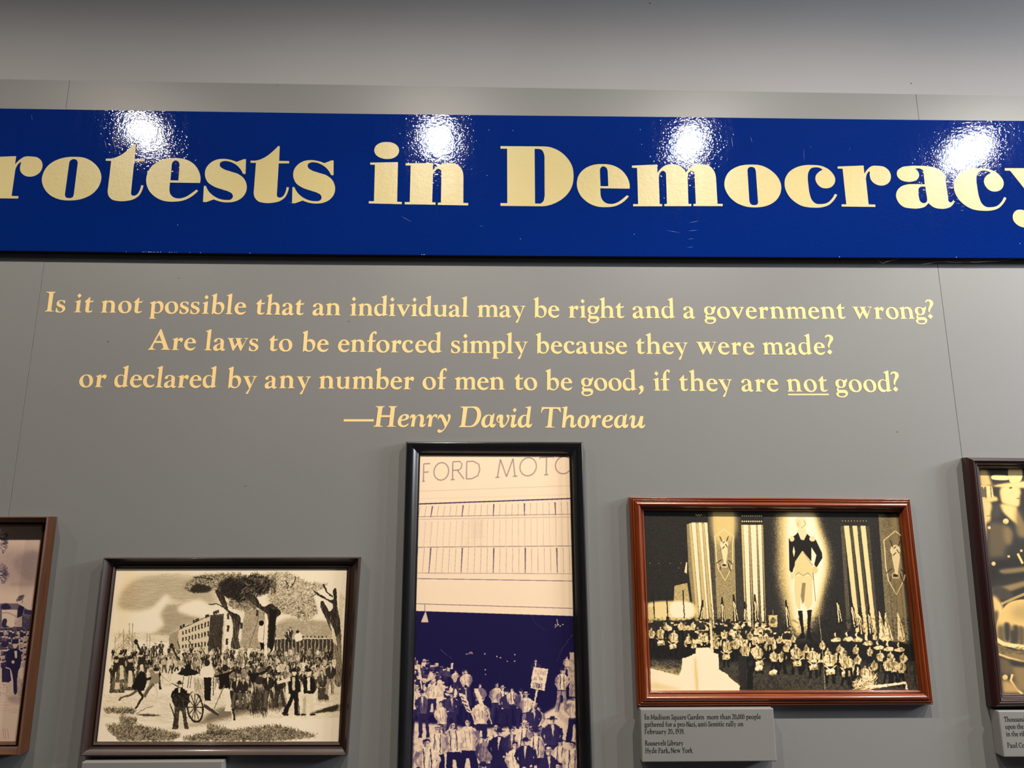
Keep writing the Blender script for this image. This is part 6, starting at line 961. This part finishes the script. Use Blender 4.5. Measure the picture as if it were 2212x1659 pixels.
    c.poly(pts('795,1160 860,1170 860,1400 815,1400'), .12, grain=.35); c.poly(pts('865,1240 900,1230 905,1400 860,1400'), .04)
    c.line([(1365, 850), (1400, 1200), (1412, 1400)], 4, .6); c.line([(1728, 1382), (1848, 1372)], 20, .96); c.line([(1852, 1370), (1980, 1352), (1985, 1400)], 18, .96); c.hatch(pts('1600,1340 1740,1300 1740,1400 1600,1400'), 130, -.6, 40, .9, .8, .4, .2, 4)
    c.warp(2.4, 8, (0, 520)); c.blur(1); c.a += (R.rand(*c.a.shape) - .5) * .07
    return c.material('rally_print', tone((20, 19, 20), (62, 58, 50), (150, 132, 92), (228, 198, 124), (254, 234, 200)))

# --- 4. soldiers and helmets, cropped close (5.027x enlargement of the top, frame coordinates)
def paint_soldiers():
    c = Canvas(700, 860, [(2115.5, 1012), (2528, 1013), (2620, 1492), (2167.5, 1500)], .14); R = c.rs
    q = lambda s_: [(2062 + x / 5.027, 975 + y / 5.027) for x, y in pts(s_)]; w = lambda s_: [(2062 + x / 4.38, 1280 + y / 4.38) for x, y in pts(s_)]
    c.soft(q('240,180 360,190 420,330 440,360 260,370'), .75, 15); c.poly(q('280,365 430,370 440,490 300,500'), .88); c.soft(q('300,500 450,480 480,500 470,530 320,545'), .8, 7); write(c, 'M', 2122.5, 1072, 9, 22, 0, 4.6, .35, 1); c.line(q('405,365 412,490'), 2, .3); c.line(q('425,370 440,470'), 2, .3)
    c.soft(q('300,540 400,540 425,600 410,650 400,740 350,770 330,760 320,620'), .82, 9); c.line(q('360,690 410,680'), 1.5, .45); c.soft(q('330,770 360,765 360,950 345,950'), .8, 5)
    c.soft(q('420,180 700,180 770,350 560,370 440,370'), .16, 11); c.poly(q('430,255 590,260 595,305 430,300'), .9, smooth=True); c.poly(q('605,180 740,180 740,310 620,330'), .88, smooth=True)
    c.soft(q('430,370 560,340 760,320 860,330 860,385 600,385'), .86, 7)
    c.soft(q('520,385 700,375 735,440 725,480 720,570 680,590 560,560 520,520'), .86, 9); c.line(q('610,392 640,385'), 3, .25); c.line(q('690,500 722,500'), 2, .4); c.soft(q('520,560 680,590 700,640 740,800 620,720 520,620'), .85, 9); c.soft(q('690,600 780,760 900,820 900,900 700,900'), .45, 19)
    c.soft(q('440,540 520,600 500,700 420,700'), .25, 15); c.ell(*q('570,745')[0], 6.5, 6, .88)
    c.soft(q('370,770 460,750 600,790 640,920 560,1090 600,1180 380,1200 360,950'), .32, 21); c.soft(q('560,800 640,860 620,1000 560,940'), .48, 15, .8); c.soft(q('380,1160 860,1150 860,1300 390,1350'), .10, 21)
    for x, y, r_, v in ((388, 812, 3.4, .85), (435, 1200, 4.6, .8), (602, 1122, 2.8, .8), (740, 1060, 3, .8)): c.ell(*q(f'{x},{y}')[0], r_, r_, v)
    c.line(q('700,1090 755,1200'), 5, .85); c.soft(q('500,1270 620,1250 860,1230 860,1270 560,1310'), .55, 9, .8)
    c.soft(q('400,1480 560,1440 860,1370 900,1400 620,1500 480,1560'), .55, 9, .9); c.soft(q('420,1460 500,1440 620,1500 650,1570 560,1600 430,1560'), .25, 9); c.line(q('520,1640 700,1560 900,1480'), 6, .6)
    c.soft(w('350,30 470,120 450,300 410,500 350,520'), .8, 11); c.soft(w('370,200 420,160 410,330 380,330'), .25, 11)
    c.poly(w('402,400 410,280 440,190 500,100 580,60 700,50 900,90 1000,240 1030,500 700,540 520,500 440,450'), .76, smooth=True); c.soft(w('560,120 700,90 900,140 960,300 700,260 560,230'), .62, 31); c.soft(w('410,330 440,290 560,300 700,330 900,330 1000,420 1000,500 700,500 430,440'), .42, 13, .8)
    for x, t, v in ((505, 275, .15), (590, 300, .2), (560, 350, .2), (450, 320, .35), (640, 310, .3), (720, 300, .25), (800, 320, .25)): c.soft(w(f'{x - 22},{t + 10} {x + 5},{t - 5} {x + 28},{t + 20} {x + 24},{t + 160} {x - 10},{t + 160}'), v, 7, .85)
    c.line(w('402,430 480,480 650,505 1000,510'), 9, .93); c.poly(w('410,480 520,520 700,550 1000,560 1000,640 700,640 520,610 420,560'), .5, smooth=True); c.hatch(w('420,490 1000,540 1000,620 430,560'), 240, 0, 8, .2, .5, .5, 0, 2); c.line(w('415,570 520,610 650,645 900,660'), 4.5, .88)
    c.soft(w('520,640 640,670 900,680 900,960 640,960 560,780'), .5, 25); c.soft(w('530,630 650,650 900,660 900,700 560,690'), .15, 11); c.soft(w('420,600 530,640 560,760 480,780 430,740'), .35, 15); c.line(w('560,770 545,830 600,920 680,980'), 5, .88); c.ell(*w('490,800')[0], 6, 6, .82); c.soft(w('450,830 560,850 640,980 450,980'), .62, 15)
    c.blur(2); c.a += (R.rand(*c.a.shape) - .5) * .03
    return c.material('soldiers_print', tone((24, 24, 28), (72, 68, 60), (140, 118, 78), (222, 184, 112), (253, 224, 158)))

# --- 5. blue-toned parade engraving at the left edge (6.143x enlargement)
def paint_parade():
    c = Canvas(1500, 1240, [(-385, 1137), (90.5, 1137), (33, 1603), (-480, 1603)], .9); R = c.rs
    q = lambda s_: [(x / 6.143, 1110 + y / 6.143) for x, y in pts(s_)]; w = lambda s_: [(x / 5.743, 1370 + y / 5.743) for x, y in pts(s_)]
    c.soft([(-400, 1190), (-100, 1180), (88, 1190), (80, 1262), (-20, 1268), (-400, 1260)], .66, 71); c.soft(q('140,640 340,500 520,520 480,860 300,860'), .55, 31, .8); c.soft(q('140,900 450,880 450,950 140,950'), .62, 15, .7)
    for i in range(500): c.ell(-380 + R.rand() * 460, 1180 + R.rand() * 80, .5, .4, .9)
    def branch(x, y, a_, l, wd, d):
        if d == 0 or l < 2: return
        x2, y2 = x + l * np.cos(a_), y + l * np.sin(a_); c.line([(x, y), (x2, y2)], wd, .15, .85)
        for k in (-.5, .45): branch(x2, y2, a_ + k * (.6 + R.rand() * .8), l * .72, wd * .62, d - 1)
        branch(x2, y2, a_ + R.randn() * .2, l * .8, wd * .7, d - 1)
    for x, y, a_ in ((-22, 1158, .1), (-24, 1176, .1), (-25, 1235, -.2), (-22, 1238, .3), (-250, 1300, -1.5), (-120, 1290, -1.4)): branch(x, y, a_, 12 if x > -50 else 30, 1.8, 5)
    c.line(q('290,1060 270,1180'), 1, .15); c.poly(q('290,1060 230,1080 190,1130 190,1160 260,1140 280,1110'), .55); c.hatch(q('290,1060 230,1080 190,1130 190,1160 260,1140'), 60, -.3, 6, .05)
    # platform with banner, rows of faces
    c.poly([(-385, 1305), (34, 1302), (60, 1318), (75, 1320), (60, 1380), (-400, 1380)], .4, grain=.3); c.poly(q('0,1260 210,1265 190,1500 0,1500'), .9); c.soft(q('0,1200 70,1180 120,1250 0,1260'), .12, 5); c.poly(q('210,1260 240,1200 300,1230 270,1340 210,1390'), .08); c.poly(q('300,1260 400,1270 390,1330 300,1320'), .2)
    for k in range(5):
        c.line(q(f'0,{1300 + k * 4} 60,{1296 + k * 3} 120,{1310 + k * 4} 190,{1345 + k * 4}')[:4], .5, .3, .5)
    c.poly(q('10,1400 50,1380 70,1410 60,1470 100,1490 30,1500 0,1480'), .15, smooth=True); c.line(q('0,1530 110,1520 170,1490'), 1.6, .2); c.line(q('0,1615 150,1610'), 3, .08); c.line(q('180,1500 260,1510'), 1, .3)
    c.hatch(q('180,1340 400,1340 380,1640 170,1600'), 500, .4, 9, .15, .6, 1.3, .4); c.poly(q('190,1380 270,1350 270,1490 180,1490'), .82); c.hatch(q('190,1380 270,1350 270,1490 180,1490'), 40, -.5, 7, .2)
    for row in range(6):
        for i in range(60):
            x = -400 + i * 8 + R.rand() * 4; y = 1360 + row * 13 + R.rand() * 4; c.ell(x, y, 2.9, 3.5, .85); c.ell(x, y - 2.4, 3.3, 2, .12); c.poly([(x - 4.5, y + 3), (x + 4.5, y + 3), (x + 5, y + 14), (x - 5, y + 14)], R.choice([.12, .3, .7]))
    c.hatch([(-400, 1350), (60, 1350), (50, 1500), (-400, 1500)], 5000, 1.1, 5, .1, .55, 1.2, .4); c.hatch([(-400, 1350), (60, 1350), (50, 1500), (-400, 1500)], 2500, 1.1, 4, .9, .5, 1.2, .4)
    c.ell(*w('35,120')[0], 8, 7, .12); c.poly(w('60,210 150,170 220,190 245,260 230,400 200,480 190,720 150,730 140,560 110,430 60,400 50,300'), .07, smooth=True); c.poly(w('155,200 190,200 190,290 165,290'), .88); c.ell(*w('140,340')[0], 3.6, 3.6, .8); c.ell(*w('165,130')[0], 5, 7, .8); c.poly(w('130,60 205,60 200,105 215,110 120,112'), .08); c.poly(w('0,400 100,430 120,600 0,590'), .12, grain=.2)
    c.poly(w('80,600 130,560 140,720 80,720'), .82); c.poly(w('190,540 270,540 265,730 190,730'), .78); c.hatch(w('190,540 270,540 265,730 190,730'), 80, 1.4, 8, .2)
    for x in range(-380, -10, 24): man(c, x, 1496, 70, coat=.1, hat=1, shirt=.8)
    c.hatch([(-480, 1496), (55, 1496), (45, 1540), (-480, 1540)], 700, .0, 14, .45, .5, .2); c.soft(w('80,770 250,760 230,860 100,850'), .5, 15, .6)
    for x in (2, 6, 12): c.line([(x, 1575), (x + 3, 1598)], .8, .5)
    c.blur(1); c.a += (R.rand(*c.a.shape) - .5) * .04
    return c.material('parade_print', tone((22, 18, 52), (66, 58, 86), (138, 118, 122), (206, 178, 160), (236, 210, 186)))

place_print('engraving', paint_engraving())
place_print('strike', paint_strike())
place_print('rally', paint_rally())
place_print('soldiers', paint_soldiers())
place_print('parade', paint_parade())


# ---------------------------------------------------------------- caption plaques
EXTRA = {  # condensed caption capitals, figures and signs as pen strokes: unit = cap height; 'w' = advance
 'M': (.95, '0.02,0 .12,1|.12,1 .46,.08|.46,.08 .80,1|.80,1 .90,0|-.03,0 .1,0|.82,0 .98,0|.05,1 .16,1|.76,1 .88,1', .09), 'S': (.5, '.42,.78 .40,.92 .25,1 .08,.92 .05,.76 .15,.62 .35,.45 .43,.28 .36,.07 .2,0 .06,.05 .02,.24', .1),
 'G': (.75, '.66,.76 .62,.92 .42,1 .2,.93 .05,.7 .03,.4 .15,.1 .4,0 .66,.06|.66,.42 .66,.05|.56,.42 .76,.42', .1), 'N': (.72, '.08,0 .08,1|.08,1 .64,.03|.64,0 .64,1|-.02,0 .18,0|.54,1 .74,1|-.02,1 .1,1', .09),
 'F': (.5, '.1,0 .1,1|.02,1 .48,1 .48,.85|.1,.52 .38,.52|.0,0 .22,0', .1), 'R': (.66, '.1,0 .1,1|.02,1 .35,1 .5,.87 .48,.65 .35,.53 .1,.53|.3,.52 .64,0|.0,0 .22,0', .1), 'L': (.5, '.1,0 .1,1|.0,1 .22,1|.0,0 .48,0 .50,.2', .1),
 'H': (.75, '.1,0 .1,1|.64,0 .64,1|.1,.52 .64,.52|.0,0 .22,0|.0,1 .22,1|.54,0 .76,0|.54,1 .76,1', .1), 'P': (.56, '.1,0 .1,1|.02,1 .35,1 .52,.87 .52,.62 .36,.47 .1,.47|.0,0 .22,0', .1), 'Y': (.62, '.31,0 .31,.45|.31,.45 .05,1|.31,.45 .58,1|-.02,1 .16,1|.48,1 .66,1|.2,0 .42,0', .09),
 'C': (.68, '.62,.74 .58,.93 .4,1 .18,.92 .04,.68 .04,.35 .18,.08 .42,0 .62,.12', .1), 'T': (.62, '.31,0 .31,1|.03,.82 .04,1 .58,1 .59,.82|.2,0 .42,0', .1), 'z': (.42, '.04,.6 .38,.6|.38,.6 .03,.03|.03,.02 .4,.02', .09),
 'k': (.52, '.1,0 .1,1.05|.0,1.0 .1,1.05|.42,.62 .1,.3|.2,.38 .5,0|.0,0 .2,0|.3,.62 .5,.62|.38,0 .55,0', .1), 'q': (.52, '.42,.6 .42,-.4|.42,.5 .28,.62 .1,.5 .04,.3 .1,.06 .25,0 .42,.12|.34,-.4 .52,-.4', .1),
 '-': (.34, '.03,.33 .31,.33', .08), '.': (.2, '.07,.0 .07,.1', .13), '0': (.5, '.24,0 .07,.15 .03,.5 .07,.85 .24,1 .41,.85 .45,.5 .41,.15 .24,0', .09), '1': (.26, '.13,0 .13,1|.04,.9 .13,1|.02,0 .24,0', .1), '2': (.48, '.06,.78 .15,.97 .3,.97 .41,.8 .38,.6 .2,.35 .02,.02|.02,.04 .46,.04', .1),
 '3': (.46, '.06,.86 .2,1 .36,.9 .36,.68 .18,.55|.18,.55 .4,.45 .42,.18 .26,0 .04,.06', .1), '9': (.48, '.1,.02 .3,.15 .42,.45 .42,.8 .25,1 .08,.88 .06,.62 .2,.45 .4,.55', .1)}
CAP = 0.0555                     # cap height of the roman letters in metres, as lettered in the quotation
def caption_line(text, x, z, width, cap, parent, y):
    V, Fc = [], []; cur = 0.0; kx = cap * .90; sc = cap / 0.0515
    glyphs = []
    for ch in text:
        if ch == ' ': cur += cap * .30; continue
        if ch in EXTRA:
            w, s, t = EXTRA[ch]; glyphs.append((cur, ch)); cur += w * kx + cap * .07
        else:
            g_ = decode(FONT_ROMAN[ch]); wd = max(p[0] for l in g_ for p in l); glyphs.append((cur, ch)); cur += wd * sc * .86 + cap * .055
    k = width / (cur - cap * .06) if width else 1.0
    for cx, ch in glyphs:
        if ch in EXTRA:
            w, s, t = EXTRA[ch]
            for part in s.split('|'):
                P_ = [Vector((a * kx * k, b * cap)) for a, b in pts(part)]
                for i in range(len(P_) - 1):
                    d = P_[i + 1] - P_[i]; L = max(d.length, 1e-9); n_ = Vector((-d.y, d.x)) / L; ww = t * cap * (.5 if abs(d.x) < abs(d.y) * .6 else .33) * (1.25 if L > 0 else 1)
                    b_ = len(V); e = d / L * ww * .35
                    for q in (P_[i] - e + n_ * ww, P_[i] - e - n_ * ww, P_[i + 1] + e - n_ * ww, P_[i + 1] + e + n_ * ww): V.append((x + cx * k + q.x, y, z + q.y))
                    Fc.append((b_, b_ + 1, b_ + 2, b_ + 3))
        else:
            v2, tr, _b = glyph_geometry(decode(FONT_ROMAN[ch])); b_ = len(V)
            V += [(x + cx * k + a * sc * .86 * k, y, z + b * sc) for a, b in v2]; Fc += [tuple(b_ + q for q in t) for t in tr]
    return link('text_line', mesh('text_line', V, Fc), M_INK, parent)

PL_LABEL = {'rally': 'grey caption plaque with five lines of black text under the mahogany frame', 'soldiers': 'grey caption plaque half cut off at the right edge under the maroon frame',
            'engraving': 'grey blank-topped caption plaque under the dark brown framed engraving'}
for key, C in PLAQUES.items():
    T_ = 0.032
    x0 = (C[0][0] + C[3][0]) / 2; x1 = (C[1][0] + C[2][0]) / 2; z1 = (C[0][1] + C[1][1]) / 2; z0 = (C[2][1] + C[3][1]) / 2
    root = empty('caption_plaque', ((x0 + x1) / 2, 0, z0)); tag(root, PL_LABEL[key], 'plaque', 'caption plaques below the pictures')
    w = (x1 - x0) / 2
    link('block', box_mesh('block', -w, w, -T_, -0.0005, 0, z1 - z0, 0.0022, 2), M_PLAQUE, root)
    for t, p, wd in CAPTIONS.get(key, []):
        caption_line(t, p[0] - root.location.x, p[1] - z0, wd, 0.0108, root, -T_ - 0.0003)


# ---------------------------------------------------------------- dusty cobweb under the right part of the board
web = empty('cobweb', (WEBS[2][0][0], -0.02, WEBS[2][0][1])); tag(web, 'dusty cobweb strands hanging under the right end of the blue board', 'cobweb')
M_WEB = paint_mat('dusty_silk', (0.30, 0.27, 0.22, 1), rough=0.9, spec=0.1)
for k, w in enumerate(WEBS):
    d = (0.016, 0.014, 0.012, 0.014, 0.015)[k]
    rnd = random.Random(k)
    pts = []
    for i in range(len(w) - 1):
        for t in range(6):
            s = t / 6
            pts.append((w[i][0] + (w[i + 1][0] - w[i][0]) * s + rnd.uniform(-.0006, .0006), -d + rnd.uniform(-.0006, .0006), w[i][1] + (w[i + 1][1] - w[i][1]) * s - 0.0012 * math.sin(math.pi * s) + rnd.uniform(-.0005, .0005)))
    pts.append((w[-1][0], -d, w[-1][1]))
    vs, fs = [], []
    for i, p in enumerate(pts):
        r_ = 0.00022 * (0.8 + rnd.random() * 0.9)
        for a in range(4):
            vs.append((p[0] + 0.0 - web.location.x, p[1] + r_ * math.cos(a * math.pi / 2) - web.location.y, p[2] + r_ * math.sin(a * math.pi / 2) - web.location.z))
        if i:
            for a in range(4):
                b = (a + 1) % 4
                fs.append((4 * (i - 1) + a, 4 * (i - 1) + b, 4 * i + b, 4 * i + a))
    link('strand', mesh('strand', vs, fs), M_WEB, web)
